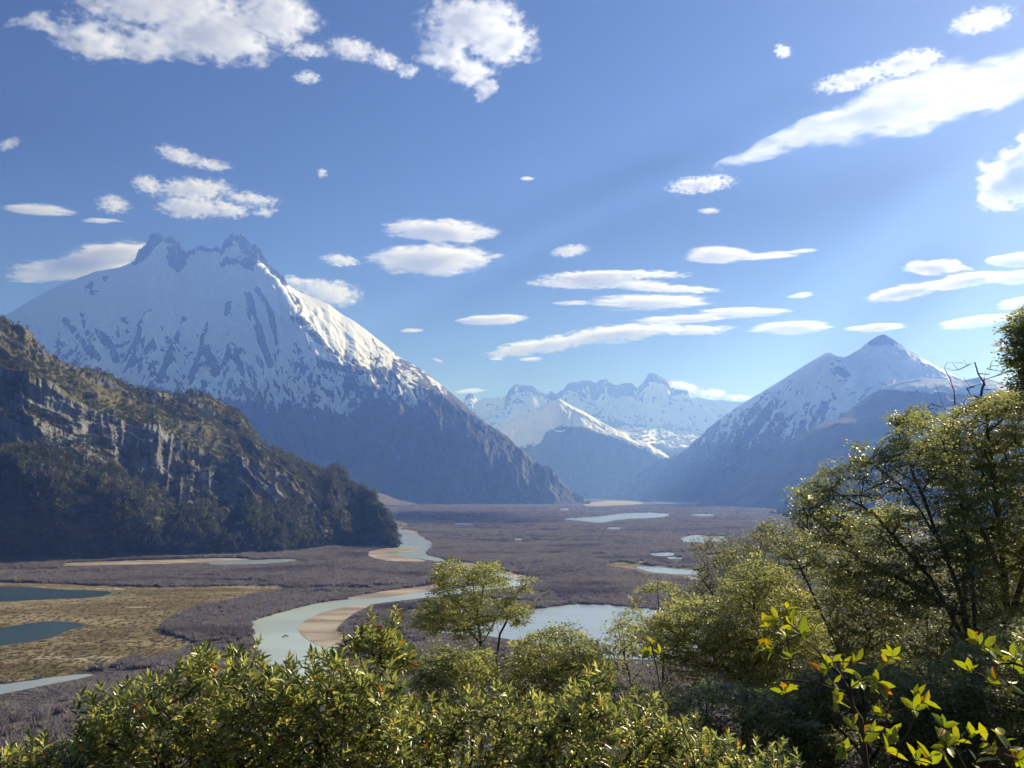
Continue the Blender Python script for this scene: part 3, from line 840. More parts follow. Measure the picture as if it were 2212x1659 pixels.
CLOUDS = [
    ('big ragged white cloud along the top left edge', [(90, 52, 100, 26), (200, 85, 120, 50, -8), (330, 95, 150, 46), (470, 70, 190, 75), (600, 40, 120, 65), (350, 10, 260, 55), (545, 105, 60, 40, -30)], 'cum', 4200, 1.0),
    ('torn strip of cloud bridging the two big top clouds', [(660, 106, 75, 22), (760, 108, 75, 30, -10), (830, 130, 50, 28, -20), (880, 155, 36, 20)], 'cum', 4200, 0.6),
    ('big puffy white cloud at the top centre', [(1020, 45, 150, 75), (1090, 95, 95, 60), (960, 115, 85, 42), (1010, 150, 80, 38), (1040, 190, 42, 34)], 'cum', 4200, 1.0),
    ('small torn cloud under the bridging strip', [(663, 168, 46, 18)], 'cum', 4200, 0.5),
    ('faint wisp at the left edge of the sky', [(16, 310, 40, 15, 25)], 'cum', 4200, 0.35),
    ('thin feathery cloud above the left peaks', [(385, 335, 75, 24, -18), (455, 355, 65, 18, -8)], 'cum', 4200, 0.6),
    ('ragged cloud in the middle above the left peaks', [(320, 400, 45, 28, -25), (420, 408, 115, 30), (540, 428, 90, 20, -8)], 'cum', 4200, 0.9),
    ('puffy cloud nearest above the left peaks', [(420, 448, 110, 32), (500, 455, 60, 24), (570, 455, 40, 16)], 'cum', 4200, 0.9),
    ('round puff left of the ragged clouds', [(242, 440, 50, 28)], 'cum', 4200, 0.7),
    ('lens-shaped cloud at the far left edge', [(90, 455, 92, 16, -3)], 'lens', 4200, 0.8),
    ('short flat cloud under the round puff', [(220, 476, 46, 9)], 'lens', 4200, 0.6),
    ('layered cloud behind the left shoulder of the snowy mountain', [(170, 580, 180, 36, 6), (250, 545, 120, 34, 4)], 'mix', 4400, 1.0),
    ('tiny round puff right of the feathery cloud', [(697, 373, 16, 17)], 'cum', 4200, 0.5),
    ('tiny flat cloud high in the middle of the sky', [(1139, 386, 20, 6)], 'lens', 4200, 0.6),
    ('upper of two stacked lens clouds in mid sky', [(955, 500, 150, 34, -3)], 'mix', 4200, 1.0),
    ('lower of two stacked lens clouds in mid sky', [(930, 562, 165, 46, 3)], 'mix', 4200, 1.0),
    ('small ragged cloud left of the stacked lens clouds', [(735, 562, 58, 18, -6)], 'cum', 4200, 0.8),
    ('white cloud behind the right shoulder of the snowy mountain', [(710, 632, 95, 38, -8), (640, 612, 60, 20)], 'cum', 4400, 1.0),
    ('tiny lens cloud right of the snowy mountain', [(890, 714, 34, 8)], 'lens', 4200, 0.7),
    ('short lens cloud left of the long streak', [(1063, 690, 78, 17, 2)], 'lens', 4200, 1.0),
    ('thin tilted cloud above the cloud stack', [(1232, 542, 56, 19, 8)], 'cum', 4200, 0.6),
    ('double-layered top cloud of the central stack', [(1310, 594, 180, 16, 1), (1290, 612, 190, 17), (1420, 622, 130, 14, -3)], 'mix', 4200, 1.0),
    ('plump lens cloud in the middle of the central stack', [(1400, 653, 160, 24, 1), (1235, 656, 60, 9)], 'lens', 4200, 1.0),
    ('long thin cloud low in the central stack', [(1480, 688, 130, 13, 3), (1600, 676, 110, 16)], 'lens', 4200, 0.9),
    ('long rising streak of cloud under the central stack', [(1180, 745, 140, 24, 8), (1330, 722, 170, 28, 6), (1480, 712, 130, 16)], 'mix', 4200, 1.0),
    ('tiny lens cloud under the long streak', [(1148, 776, 32, 8)], 'lens', 4200, 0.7),
    ('smallest cloud scrap under the left end of the streak', [(1072, 776, 18, 5)], 'lens', 4200, 0.7),
    ('spiky lens cloud right of the long streak', [(1715, 706, 100, 22, 2)], 'lens', 4200, 1.0),
    ('wave-shaped cloud alone right of centre', [(1550, 552, 90, 24), (1650, 553, 110, 13, 4), (1730, 543, 48, 10, 6)], 'lens', 4200, 1.0),
    ('tiny cloud below the wave-shaped cloud', [(1735, 637, 30, 9, 6)], 'lens', 4200, 0.6),
    ('thin lens cloud just left of the pointed peak', [(1892, 708, 80, 12, 4)], 'lens', 4200, 0.9),
    ('rising long cloud above the pointed peak', [(1950, 632, 100, 24, 10), (2090, 605, 110, 22, 8)], 'mix', 4200, 1.0),
    ('hump-shaped cloud on top of the rising long cloud', [(2018, 576, 78, 24)], 'mix', 4200, 1.0),
    ('cloud at the right edge beside the hump-shaped cloud', [(2200, 562, 65, 22, 5)], 'lens', 4200, 1.0),
    ('lower cloud at the right edge under the hump-shaped cloud', [(2200, 598, 75, 20, 8)], 'lens', 4200, 1.0),
    ('tilted cloud over the right-hand treetop', [(2110, 695, 105, 18, 9)], 'lens', 4200, 0.9),
    ('small cloud touching the right edge above the treetop', [(2205, 655, 65, 17, 6)], 'lens', 4200, 1.0),
    ('large blazing lens cloud rising to the right edge', [(1660, 318, 130, 26, 22), (1770, 285, 150, 42, 20), (1880, 250, 180, 66, 16), (2000, 210, 180, 84, 12), (2140, 185, 150, 68, 20), (2240, 150, 90, 66, 20)], 'mix', 4200, 0.5),
    ('ragged cloud crest along the top of the blazing cloud', [(1840, 170, 110, 30, 14), (1960, 135, 110, 34, 12)], 'cum', 4300, 0.8),
    ('feathered scrap of cloud left below the blazing cloud', [(1515, 397, 100, 25, 6)], 'cum', 4200, 0.9),
    ('grey-bellied cumulus cut by the right edge', [(2205, 380, 95, 90), (2150, 420, 55, 45), (2250, 320, 80, 70), (2195, 385, 75, 72)], 'cum', 4200, 1.5),
    ('small bright puff high on the right', [(1692, 110, 28, 20, -30)], 'cum', 4200, 0.8),
    ('thin veil of cloud in the top right corner', [(2115, 48, 95, 34, 12)], 'cum', 4200, 0.5),
    ('tiny torn wisp below the feathered scrap of cloud', [(1532, 455, 34, 9)], 'cum', 4200, 0.5),
    ('white cloud bank behind the far rock towers', [(1475, 836, 50, 17, -10), (1540, 850, 50, 14), (1600, 858, 46, 10)], 'cum', 4000, 1.0),
    ('thin cloud streak beside the far horn peak', [(1015, 845, 42, 8, 6)], 'lens', 4000, 0.8),
    ('tiny wisp left of the far range', [(945, 778, 20, 6, -20)], 'cum', 4200, 0.4),
]
for c_ in CLOUDS:
    cloud(*c_)
# ------------------------------------------------------------------ the lookout hillside underfoot
def hill_z(x, y):
    """ground height of the slope the camera stands on"""
    x = np.asarray(x, float); y = np.asarray(y, float)
    r = np.hypot(x, y) + 1e-6
    right = sstep(-0.35, 0.45, x / r)
    sl = 0.66 * (1 - right) + 0.36 * right
    d = np.maximum(0, y + 0.35 * np.maximum(0, -x) * (1 - right))
    z = 78.35 - sl * d - 0.0006 * d * d + 0.25 * fbm(x / 6, y / 6, seed=201, oct=3) * np.clip(r / 6, 0, 1)
    z = z + 0.04 * np.maximum(0, -y)
    return np.maximum(z, -3.0)


def soil_mat():
    m = N('hillside_soil')
    p = m.pos()
    n1 = m.noise(p, 0.8, 5, 0.6)
    c = m.mix(m.ramp(n1, 0.35, 0.65), (0.035, 0.030, 0.018), (0.085, 0.075, 0.035))
    return m.done(m.bsdf(c, 0.95, 0.1, m.bump(n1, 0.3, 0.8)))


rr_ = np.concatenate([[0.0], np.geomspace(0.6, 420, 70)])
aa_ = np.linspace(-math.pi, math.pi, 121)
RR, AA = np.meshgrid(rr_, aa_, indexing='ij')
HX, HY = RR * np.sin(AA), RR * np.cos(AA)
HZ_ = hill_z(HX, HY)
HZ_[HY < -0.01] = np.minimum(HZ_[HY < -0.01], 90)
obj('hillside', mesh('hillside', np.stack([HX, HY, HZ_], -1).reshape(-1, 3), [grid_faces(len(rr_), len(aa_))], soil_mat(), True), kind='structure',
    label='steep shrubby slope below the viewpoint', category='slope')


# ------------------------------------------------------------------ geometry-node scatter for uncountable cover
def scatter(name, pts, scale, rotz, protos, pick, mat=None, **props):
    me = bpy.data.meshes.new(name)
    me.vertices.add(len(pts))
    me.vertices.foreach_set('co', np.ascontiguousarray(pts, np.float32).ravel())
    a = me.attributes.new('sz', 'FLOAT_VECTOR', 'POINT'); a.data.foreach_set('vector', np.ascontiguousarray(scale, np.float32).ravel())
    a = me.attributes.new('rz', 'FLOAT_VECTOR', 'POINT')
    rv = np.zeros((len(pts), 3), np.float32); rv[:, 2] = rotz
    a.data.foreach_set('vector', rv.ravel())
    a = me.attributes.new('pick', 'INT', 'POINT'); a.data.foreach_set('value', np.asarray(pick, np.int32))
    o = obj(name, me, **props)
    ng = bpy.data.node_groups.new(name + '_scatter', 'GeometryNodeTree')
    ng.interface.new_socket('Geometry', in_out='INPUT', socket_type='NodeSocketGeometry')
    ng.interface.new_socket('Geometry', in_out='OUTPUT', socket_type='NodeSocketGeometry')
    gi = ng.nodes.new('NodeGroupInput'); go = ng.nodes.new('NodeGroupOutput')
    def named(nm, dt):
        n = ng.nodes.new('GeometryNodeInputNamedAttribute'); n.data_type = dt; n.inputs['Name'].default_value = nm
        return n.outputs['Attribute']
    m2p = ng.nodes.new('GeometryNodeMeshToPoints')
    ng.links.new(gi.outputs[0], m2p.inputs['Mesh'])
    g2i = ng.nodes.new('GeometryNodeGeometryToInstance')
    for p in reversed(protos):
        oi = ng.nodes.new('GeometryNodeObjectInfo'); oi.inputs['Object'].default_value = p; oi.inputs['As Instance'].default_value = True
        ng.links.new(oi.outputs['Geometry'], g2i.inputs[0])
    iop = ng.nodes.new('GeometryNodeInstanceOnPoints')
    ng.links.new(m2p.outputs[0], iop.inputs['Points'])
    ng.links.new(g2i.outputs[0], iop.inputs['Instance'])
    iop.inputs['Pick Instance'].default_value = True
    ng.links.new(named('pick', 'INT'), iop.inputs['Instance Index'])
    ng.links.new(named('rz', 'FLOAT_VECTOR'), iop.inputs['Rotation'])
    ng.links.new(named('sz', 'FLOAT_VECTOR'), iop.inputs['Scale'])
    ng.links.new(iop.outputs[0], go.inputs[0])
    md = o.modifiers.new('scatter', 'NODES'); md.node_group = ng
    return o


def inst_var(m, cols):
    """colour varying between instances"""
    rnd = m.n('ObjectInfo').outputs['Random']
    nd = m.n('ValToRGB', {0: rnd})
    cr = nd.color_ramp
    cr.elements[0].color = cols[0] + (1,)
    cr.elements[1].color = cols[-1] + (1,)
    for i, c in enumerate(cols[1:-1]):
        e = cr.elements.new((i + 1) / (len(cols) - 1)); e.color = c + (1,)
    return nd.outputs[0]


def twig_mat():
    m = N('bare_purple_twigs')
    c = inst_var(m, [(0.175, 0.155, 0.172), (0.27, 0.242, 0.258), (0.32, 0.287, 0.287), (0.225, 0.198, 0.216)])
    loc = m.n('ObjectInfo').outputs['Location']
    pn = m.noise(m.scaled(loc, (0.6, 1, 1)), 0.012, 4, 0.6)
    pf = m.noise(m.scaled(loc, (0.7, 1, 1)), 0.004, 3, 0.6)
    c = m.mix(m.math('MULTIPLY', m.ramp(pn, 0.50, 0.66), 0.75), c, (0.10, 0.082, 0.098))
    c = m.mix(m.math('MULTIPLY', m.ramp(pf, 0.52, 0.68), 0.7), c, (0.33, 0.285, 0.235))
    t = m.n('BsdfTranslucent', {'Color': c})
    return m.done(m.n('MixShader', {0: 0.4, 1: m.bsdf(c, 0.85, 0.2), 2: t}))


def bushleaf_mat(name, cols):
    m = N(name)
    c = inst_var(m, cols)
    d = m.bsdf(c, 0.6, 0.3)
    t = m.n('BsdfTranslucent', {'Color': c})
    return m.done(m.n('MixShader', {0: 0.42, 1: d, 2: t}))


def proto_twigs(seed, n=70):
    r = np.random.default_rng(seed)
    V, Fc = [], []
    for i in range(n):
        a = r.uniform(0, 6.283); rad = 0.55 * math.sqrt(r.uniform())
        b = np.array([rad * math.cos(a), rad * math.sin(a), r.uniform(-0.02, 0.35)])
        h = r.uniform(0.45, 1.0) * (1.1 - 0.6 * rad)
        lean = np.array([math.cos(a), math.sin(a), 0]) * (0.15 + 0.5 * rad) * h + r.normal(0, 0.07, 3)
        tip = b + lean + np.array([0, 0, h - b[2] * 0.6])
        w = r.uniform(0.035, 0.07)
        t = r.uniform(0, 6.283)
        s = np.array([math.cos(t), math.sin(t), 0]) * w
        k = len(V)
        mid = b * 0.45 + tip * 0.55 + r.normal(0, 0.04, 3)
        V += [b - s * 0.4, b + s * 0.4, mid + s, tip, mid - s]
        Fc.append([k, k + 1, k + 2, k + 3, k + 4])
    return np.array(V), np.array(Fc)


def proto_bush(seed, n=150, tall=1.0):
    """leafy crown of small faces round a lumpy volume, with a short stem"""
    r = np.random.default_rng(seed)
    lobes = r.normal(0, 0.38, (6, 3)) * np.array([1, 1, 0.7 * tall]) + np.array([0, 0, 0.75 * tall])
    V, Fc = [], []
    for i in range(n):
        c = lobes[r.integers(6)]
        d = r.normal(0, 1, 3); d /= np.linalg.norm(d)
        if d[2] < -0.5:
            d[2] *= -0.6
        p = c + d * r.uniform(0.30, 0.55) * np.array([1, 1, 0.9 * tall])
        nrm = d + r.normal(0, 0.45, 3)
        nrm /= np.linalg.norm(nrm)
        t1 = np.cross(nrm, r.normal(0, 1, 3)); t1 /= np.linalg.norm(t1)
        t2 = np.cross(nrm, t1)
        s = r.uniform(0.09, 0.19)
        k = len(V)
        V += [p + t1 * s, p + t2 * s * 0.7, p - t1 * s * r.uniform(0.6, 1), p - t2 * s * 0.7]
        Fc.append([k, k + 1, k + 2, k + 3])
    k = len(V)
    for q in range(4):
        a = q * math.pi / 2
        V += [np.array([0.07 * math.cos(a), 0.07 * math.sin(a), -0.3]), np.array([0.03 * math.cos(a), 0.03 * math.sin(a), 0.8 * tall])]
    for q in range(4):
        Fc.append([k + 2 * q, k + 2 * ((q + 1) % 4), k + 2 * ((q + 1) % 4) + 1, k + 2 * q + 1])
    return np.array(V), np.array(Fc)


def proto_objs(name, gens, mat):
    out = []
    for g in gens:
        out.append(bpy.data.objects.new(name, mesh(name, g[0], [g[1]], mat)))
    return out


def inside(poly, pts):
    x, y = pts[:, 0], pts[:, 1]
    c = np.zeros(len(pts), bool)
    n = len(poly)
    for i in range(n):
        x1, y1 = poly[i]; x2, y2 = poly[(i + 1) % n]
        m_ = ((y1 > y) != (y2 > y))
        if m_.any():
            xx = (x2 - x1) * (y[m_] - y1) / (y2 - y1 + 1e-12) + x1
            c[m_] ^= x[m_] < xx
    return c


# ---- leafless purple scrub over the valley floor
blocked = [('meadow', 0), ('pond', 1), ('river', 1), ('sandbar', 1), ('sandy_flat', 1), ('gravel_flat', 1)]
twigs = proto_objs('twig_shrub', [proto_twigs(s) for s in (1, 2, 3, 4)], twig_mat())


def scrub_points(n, d0, d1, seed, hgt):
    r = np.random.default_rng(seed)
    ang = r.uniform(-R(37), R(37), n)
    d = np.sqrt(r.uniform(d0 * d0, d1 * d1, n))
    p = np.stack([d * np.sin(ang), d * np.cos(ang), np.zeros(n)], -1)
    px = to_px(p)
    ok = np.ones(n, bool)
    lift = hgt * F / np.hypot(p[:, 0], p[:, 1])
    for nm, tall in blocked:
        for pl in SHEETS[nm]:
            lo, hi = pl.min(0), pl.max(0)
            near = np.where((px[:, 0] > lo[0]) & (px[:, 0] < hi[0]) & (px[:, 1] > lo[1]) & (px[:, 1] < hi[1] + lift))[0]
            if not len(near):
                continue
            for s in ((0, 0.3, 0.65, 1.0) if tall else (0,)):
                q = px[near].copy()
                q[:, 1] -= s * lift[near]
                ok[near] &= ~inside(pl, q)
    # not under the rocky hill nor the lookout slope
    ok &= ~((px[:, 0] < 861) & (px[:, 1] < interp(H1_TOE, px[:, 0]) + 1.5) & (px[:, 1] > 1095))
    ok &= hill_z(p[:, 0], p[:, 1]) < 0.5
    dn = fbm(p[:, 0] / 60, p[:, 1] / 60, seed=seed + 5, oct=3)
    ok &= (dn + 0.35 + r.uniform(-0.3, 0.3, n)) > 0
    ok &= (fbm(p[:, 0] / 260, p[:, 1] / 160, seed=seed + 9, oct=4) + 0.42 + r.uniform(-0.12, 0.12, n)) > 0
    # thin out over the open flats
    return p[ok], dn[ok], r


sp, ss, sr = [], [], []
for n, a, b, sz, sd in ((60000, 200, 700, 3.4, 11), (80000, 700, 1300, 4.2, 12), (60000, 1300, 2400, 6.0, 13), (40000, 2400, 4500, 9.0, 14)):
    p, dn, r = scrub_points(n, a, b, sd, sz)
    h = sz * (0.75 + 0.5 * np.clip(dn + 0.3, 0, 1)) * r.uniform(0.6, 1.15, len(p))
    sp.append(p); ss.append(np.stack([h * 1.15, h * 1.15, h * 0.95 * (1 if sz < 5 else 0.7)], -1)); sr.append(r.uniform(0, 6.283, len(p)))
sp = np.concatenate(sp); ss = np.concatenate(ss); sr = np.concatenate(sr)
scatter('valley_scrub', sp, ss, sr, twigs, rng.integers(0, 4, len(sp)), kind='stuff', label='dense leafless purple-brown scrub covering the valley floor', category='scrub')

# ---- low tussocks on the meadow
r = np.random.default_rng(31)
px = np.stack([r.uniform(-40, 640, 9000), r.uniform(1255, 1480, 9000)], -1)
okm = inside([tuple(v) for v in SHEETS['meadow'][0]], px)
for pl in SHEETS['pond']:
    okm &= ~inside(pl, px)
px = px[okm]
mp = gnd(px[:, 0], px[:, 1])


def tuss_mat():
    m = N('meadow_tussock')
    return m.done(m.bsdf(inst_var(m, [(0.13, 0.105, 0.045), (0.22, 0.175, 0.085), (0.28, 0.23, 0.14), (0.10, 0.09, 0.04)]), 0.9, 0.1))


hh = r.uniform(0.25, 0.75, len(mp))
scatter('meadow_tussocks', mp, np.stack([hh * 2.2, hh * 2.2, hh], -1), r.uniform(0, 6.28, len(mp)),
        proto_objs('tussock', [proto_twigs(s, 40) for s in (21, 22)], tuss_mat()), r.integers(0, 2, len(mp)), kind='stuff',
        label='low dry grass tussocks on the left meadow', category='grass')

# ---- trees and bushes over the rocky hill
P, X, Y, T, veg, steep, S, D, cliff = HILL
r = np.random.default_rng(41)
w = sstep(-0.15, 0.5, veg) * (T > 0.02) * (T < 3.97) * (X > -60)
area = np.linalg.norm(np.cross(np.gradient(P, axis=1), np.gradient(P, axis=0)), axis=-1)
w = w * area * (0.45 + 0.9 * sstep(2.8, 3.1, T) + 0.5 * sstep(560, 760, X))
w = w * np.clip(0.55 + 1.3 * fbm(S / 45, D / 30, seed=206), 0.05, 2)
w = (w / w.sum()).ravel()
idx = r.choice(len(w), 15000, p=w)
hp = P.reshape(-1, 3)[idx] + np.stack([r.normal(0, 1.2, 15000), r.normal(0, 1.2, 15000), np.full(15000, -0.3)], -1)
low = sstep(2.7, 3.2, T.ravel()[idx])
hs = np.exp(r.normal(0, 0.35, 15000)) * (1.9 + 2.4 * low + 0.9 * sstep(600, 800, X.ravel()[idx]))
bl = bushleaf_mat('hill_foliage', [(0.07, 0.088, 0.040), (0.11, 0.125, 0.052), (0.14, 0.13, 0.06), (0.085, 0.10, 0.05), (0.18, 0.15, 0.10)])
bush = proto_objs('hill_bush', [proto_bush(s, tall=t) for s, t in ((1, 1.0), (2, 1.25), (3, 0.85), (4, 1.5))], bl)
scatter('hill_forest', hp, np.stack([hs, hs, hs * r.uniform(0.85, 1.3, len(hs))], -1), r.uniform(0, 6.283, len(hs)), bush, r.integers(0, 4, len(hs)), kind='stuff',
        label='evergreen bushes and small trees covering the rocky hill', category='forest')
# ------------------------------------------------------------------ plants near the viewpoint
def leaf_mat(name, cols, trans=0.45, rough=0.32, spec=0.5, by='attr', tcol=1.6, blotch=False):
    """cols: list of (position, colour)"""
    m = N(name)
    f = m.attr('rnd') if by == 'attr' else m.n('ObjectInfo').outputs['Random']
    nd = m.n('ValToRGB', {0: f})
    cr = nd.color_ramp
    cr.elements[0].position = cols[0][0]; cr.elements[0].color = cols[0][1] + (1,)
    cr.elements[1].position = cols[-1][0]; cr.elements[1].color = cols[-1][1] + (1,)
    for p, c in cols[1:-1]:
        e = cr.elements.new(p); e.color = c + (1,)
    col = nd.outputs[0]
    if blotch:                             # uneven tone and small brown blemishes on the blade
        pb = m.pos()
        col = m.mix(m.math('MULTIPLY', m.ramp(m.noise(pb, 160.0, 3, 0.6), 0.35, 0.7), 0.35), col, m.n('HueSaturation', {'Saturation': 0.95, 'Value': 0.55, 'Color': nd.outputs[0]}).outputs[0])
        col = m.mix(m.math('MULTIPLY', m.ramp(m.noise(pb, 70.0, 2, 0.5), 0.66, 0.74), 0.7), col, (0.16, 0.085, 0.03))
    d = m.bsdf(col, rough, spec)
    tc = m.n('HueSaturation', {'Saturation': 1.1, 'Value': tcol, 'Color': col}).outputs[0]
    t = m.n('BsdfTranslucent', {'Color': tc})
    return m.done(m.n('MixShader', {0: trans, 1: d, 2: t}))


def bark_mat(name, c1, c2):
    m = N(name)
    p = m.n('TexCoord').outputs['Object']
    n1 = m.noise(m.scaled(p, (1, 1, 0.3)), 40, 4, 0.6)
    return m.done(m.bsdf(m.mix(m.ramp(n1, 0.35, 0.65), c1, c2), 0.85, 0.25, m.bump(n1, 0.004, 0.6)))


BEECH = [(0.0, (0.115, 0.126, 0.056)), (0.35, (0.165, 0.174, 0.074)), (0.75, (0.215, 0.218, 0.090)), (0.97, (0.21, 0.205, 0.055)), (1.0, (0.30, 0.20, 0.04))]
DARKB = [(0.0, (0.11, 0.122, 0.056)), (0.5, (0.165, 0.176, 0.072)), (1.0, (0.23, 0.235, 0.088))]
SHRUB = [(0.0, (0.050, 0.066, 0.026)), (0.4, (0.17, 0.185, 0.058)), (0.8, (0.29, 0.295, 0.085)), (0.965, (0.36, 0.34, 0.11)), (0.985, (0.35, 0.12, 0.03)), (1.0, (0.40, 0.07, 0.03))]
LARGE = [(0.0, (0.16, 0.20, 0.025)), (0.45, (0.25, 0.28, 0.03)), (0.86, (0.34, 0.32, 0.035)), (0.93, (0.42, 0.22, 0.03)), (1.0, (0.40, 0.10, 0.03))]
M_BEECH = leaf_mat('beech_leaf', BEECH, 0.55, 0.42, 0.5, tcol=2.1)
M_LIGHTB = leaf_mat('light_beech_leaf', [(p, tuple(v * 1.2 for v in c)) for p, c in BEECH], 0.58, 0.42, 0.5, tcol=2.2)
M_DARKB = leaf_mat('dark_beech_leaf', DARKB, 0.55, 0.40, 0.5, tcol=2.2)
M_SHRUB = leaf_mat('glossy_shrub_leaf', SHRUB, 0.5, 0.33, 0.9, tcol=2.4, blotch=True)
M_SHRUBO = leaf_mat('glossy_shrub_leaf_single', SHRUB, 0.5, 0.33, 0.9, by='obj', tcol=2.4, blotch=True)
M_LARGE = leaf_mat('large_yellow_green_leaf', LARGE, 0.5, 0.38, 0.5, by='obj', tcol=1.8, blotch=True)
M_BARK = bark_mat('dark_bark', (0.05, 0.042, 0.036), (0.13, 0.11, 0.092))
M_GREYB = bark_mat('grey_brown_bark', (0.09, 0.072, 0.055), (0.20, 0.165, 0.13))
M_REDB = bark_mat('reddish_bark', (0.05, 0.030, 0.020), (0.13, 0.075, 0.05))


def sample_poly(poly, n, r):
    a = np.array(poly, float)
    lo, hi = a.min(0), a.max(0)
    out = np.zeros((0, 2))
    while len(out) < n:
        q = r.uniform(lo, hi, (n * 2, 2))
        out = np.concatenate([out, q[inside(poly, q)]])
    return out[:n]


def resample(pts, step):
    out = [pts[0]]
    for a, b in zip(pts[:-1], pts[1:]):
        n = max(1, int(np.linalg.norm(b - a) / step))
        for k in range(1, n + 1):
            out.append(a + (b - a) * k / n)
    return np.array(out)


def grow(stems, targets, step, r, up=0.6, wiggle=0.04):
    """stems: list of polylines (first from the root); branches to every target. Returns nodes, parents, stem node count, tips"""
    nodes = []; par = []
    for si, st in enumerate(stems):
        q = resample(np.asarray(st), step)
        q[1:-1] += r.normal(0, wiggle * step, q[1:-1].shape)
        if si == 0:
            base = -1
        else:
            dist = np.linalg.norm(np.array(nodes) - q[0], axis=1)
            base = int(dist.argmin())
            q = q[1:]
        for v in q:
            nodes.append(v); par.append(base); base = len(nodes) - 1
    ns = len(nodes)
    cap = ns + int(len(targets) * 14)
    Nn_ = np.zeros((cap, 3)); Nn_[:ns] = nodes
    Pp = np.full(cap, -1); Pp[:ns] = par
    cnt = ns
    d0 = np.array([np.linalg.norm(Nn_[:ns] - t, axis=1).min() for t in targets])
    tips = []
    for ti in np.argsort(d0):
        t = targets[ti]
        df = t - Nn_[:cnt]
        dist = np.linalg.norm(df, axis=1) + 1e-6
        cost = dist * (1 + up * np.clip(-df[:, 2] / dist + 0.1, 0, 1))
        i = int(cost.argmin())
        L = dist[i]
        k = max(1, min(12, int(L / step)))
        if cnt + k >= cap:
            break
        a = Nn_[i]
        pd = a - Nn_[Pp[i]] if Pp[i] >= 0 else np.array([0, 0, 1.0])
        pd = pd / (np.linalg.norm(pd) + 1e-9)
        c = a + pd * L * 0.35 + np.array([0, 0, 0.08 * L])
        p = i
        for q in range(1, k + 1):
            s = q / k
            v = a * (1 - s) ** 2 + 2 * c * s * (1 - s) + t * s * s
            if q < k:
                v = v + r.normal(0, wiggle * step, 3)
            Nn_[cnt] = v; Pp[cnt] = p; p = cnt; cnt += 1
        tips.append(p)
    return Nn_[:cnt], Pp[:cnt], ns, np.array(tips)


def radii(par, tips, rtip, rbase, n):
    c = np.zeros(n)
    c[tips] = 1
    # children always come after parents
    for i in range(n - 1, 0, -1):
        if par[i] >= 0:
            c[par[i]] += c[i] if c[i] > 0 else 0.2
    c = np.maximum(c, 0.5)
    e = math.log(max(1.01, rbase / rtip)) / math.log(max(2.0, c.max()))
    return rtip * c ** e, c


def tube_mesh(nodes, par, rad, sel, sides, weight):
    """frusta for the edges whose child node is selected"""
    ch = np.where(sel & (par >= 0))[0]
    if not len(ch):
        return np.zeros((0, 3)), np.zeros((0, 4), int)
    tan = np.zeros_like(nodes)
    has = par >= 0
    tan[has] = nodes[has] - nodes[par[has]]
    tan[~has] = (0, 0, 1)
    tan /= np.linalg.norm(tan, axis=1)[:, None] + 1e-9
    ref = np.array([0.31, 0.93, 0.19])
    u = np.cross(tan, ref); u /= np.linalg.norm(u, axis=1)[:, None] + 1e-9
    v = np.cross(tan, u)
    heavy = np.full(len(nodes), -1)
    order = np.argsort(weight)
    for c in order:
        if par[c] >= 0:
            heavy[par[c]] = c
    p = par[ch]
    main = heavy[p] == ch
    fs_u = np.where(main[:, None], u[p], u[ch]); fs_v = np.where(main[:, None], v[p], v[ch])
    rs = np.where(main, rad[p], np.minimum(rad[p], rad[ch] * 1.25))
    a = np.arange(sides) * 2 * math.pi / sides
    ca, sa = np.cos(a), np.sin(a)
    r0 = nodes[p][:, None] + rs[:, None, None] * (fs_u[:, None] * ca[None, :, None] + fs_v[:, None] * sa[None, :, None])
    r1 = nodes[ch][:, None] + rad[ch][:, None, None] * (u[ch][:, None] * ca[None, :, None] + v[ch][:, None] * sa[None, :, None])
    V = np.concatenate([r0, r1], 1).reshape(-1, 3)
    k = np.arange(len(ch))[:, None] * 2 * sides
    i = np.arange(sides)[None]
    j = (i + 1) % sides
    Fc = np.stack([k + i, k + j, k + sides + j, k + sides + i], -1).reshape(-1, 4)
    return V, Fc


def leaf_template(L=1.0, W=0.36, fold=0.10, droop=0.12):
    V = np.array([(0, 0, 0), (-W * .8, .32 * L, fold), (0, .32 * L, 0), (W * .8, .32 * L, fold), (-W * .75, .66 * L, fold * .8 - droop * .4), (0, .66 * L, -droop * .4),
                  (W * .75, .66 * L, fold * .8 - droop * .4), (0, L, -droop)], float) * np.array([0.5, 1, 1])
    T3 = np.array([(0, 2, 1), (0, 3, 2), (4, 5, 7), (5, 6, 7)])
    Q4 = np.array([(1, 2, 5, 4), (2, 3, 6, 5)])
    return V, T3, Q4


def frames(dirs, nrm):
    y = dirs / (np.linalg.norm(dirs, axis=1)[:, None] + 1e-9)
    z = nrm - y * (nrm * y).sum(1)[:, None]
    z /= np.linalg.norm(z, axis=1)[:, None] + 1e-9
    x = np.cross(y, z)
    return np.stack([x, y, z], -1)


def place_leaves(tmpl, pos, Rm, size, rnd):
    V, T3, Q4 = tmpl
    n, k = len(pos), len(V)
    W = np.einsum('nij,kj->nki', Rm, V) * size[:, None, None] + pos[:, None]
    o = (np.arange(n) * k)[:, None, None]
    return W.reshape(-1, 3), (T3[None] + o).reshape(-1, 3), (Q4[None] + o).reshape(-1, 4) if len(Q4) else np.zeros((0, 4), int), np.repeat(rnd, k)


KITE = (np.array([(0, 0, 0), (-0.32, 0.45, 0.05), (0, 1, 0), (0.32, 0.45, 0.05)]), np.zeros((0, 3), int), np.array([(0, 3, 2, 1)]))
LEAF = leaf_template()


def root_at(px_x, D):
    """ground point of the lookout slope straight below a photo column at distance D"""
    a = math.atan((px_x - CX) / F)
    x, y = D * math.sin(a), D * math.cos(a)
    return np.array([x, y, float(hill_z(x, y)) - 0.05])


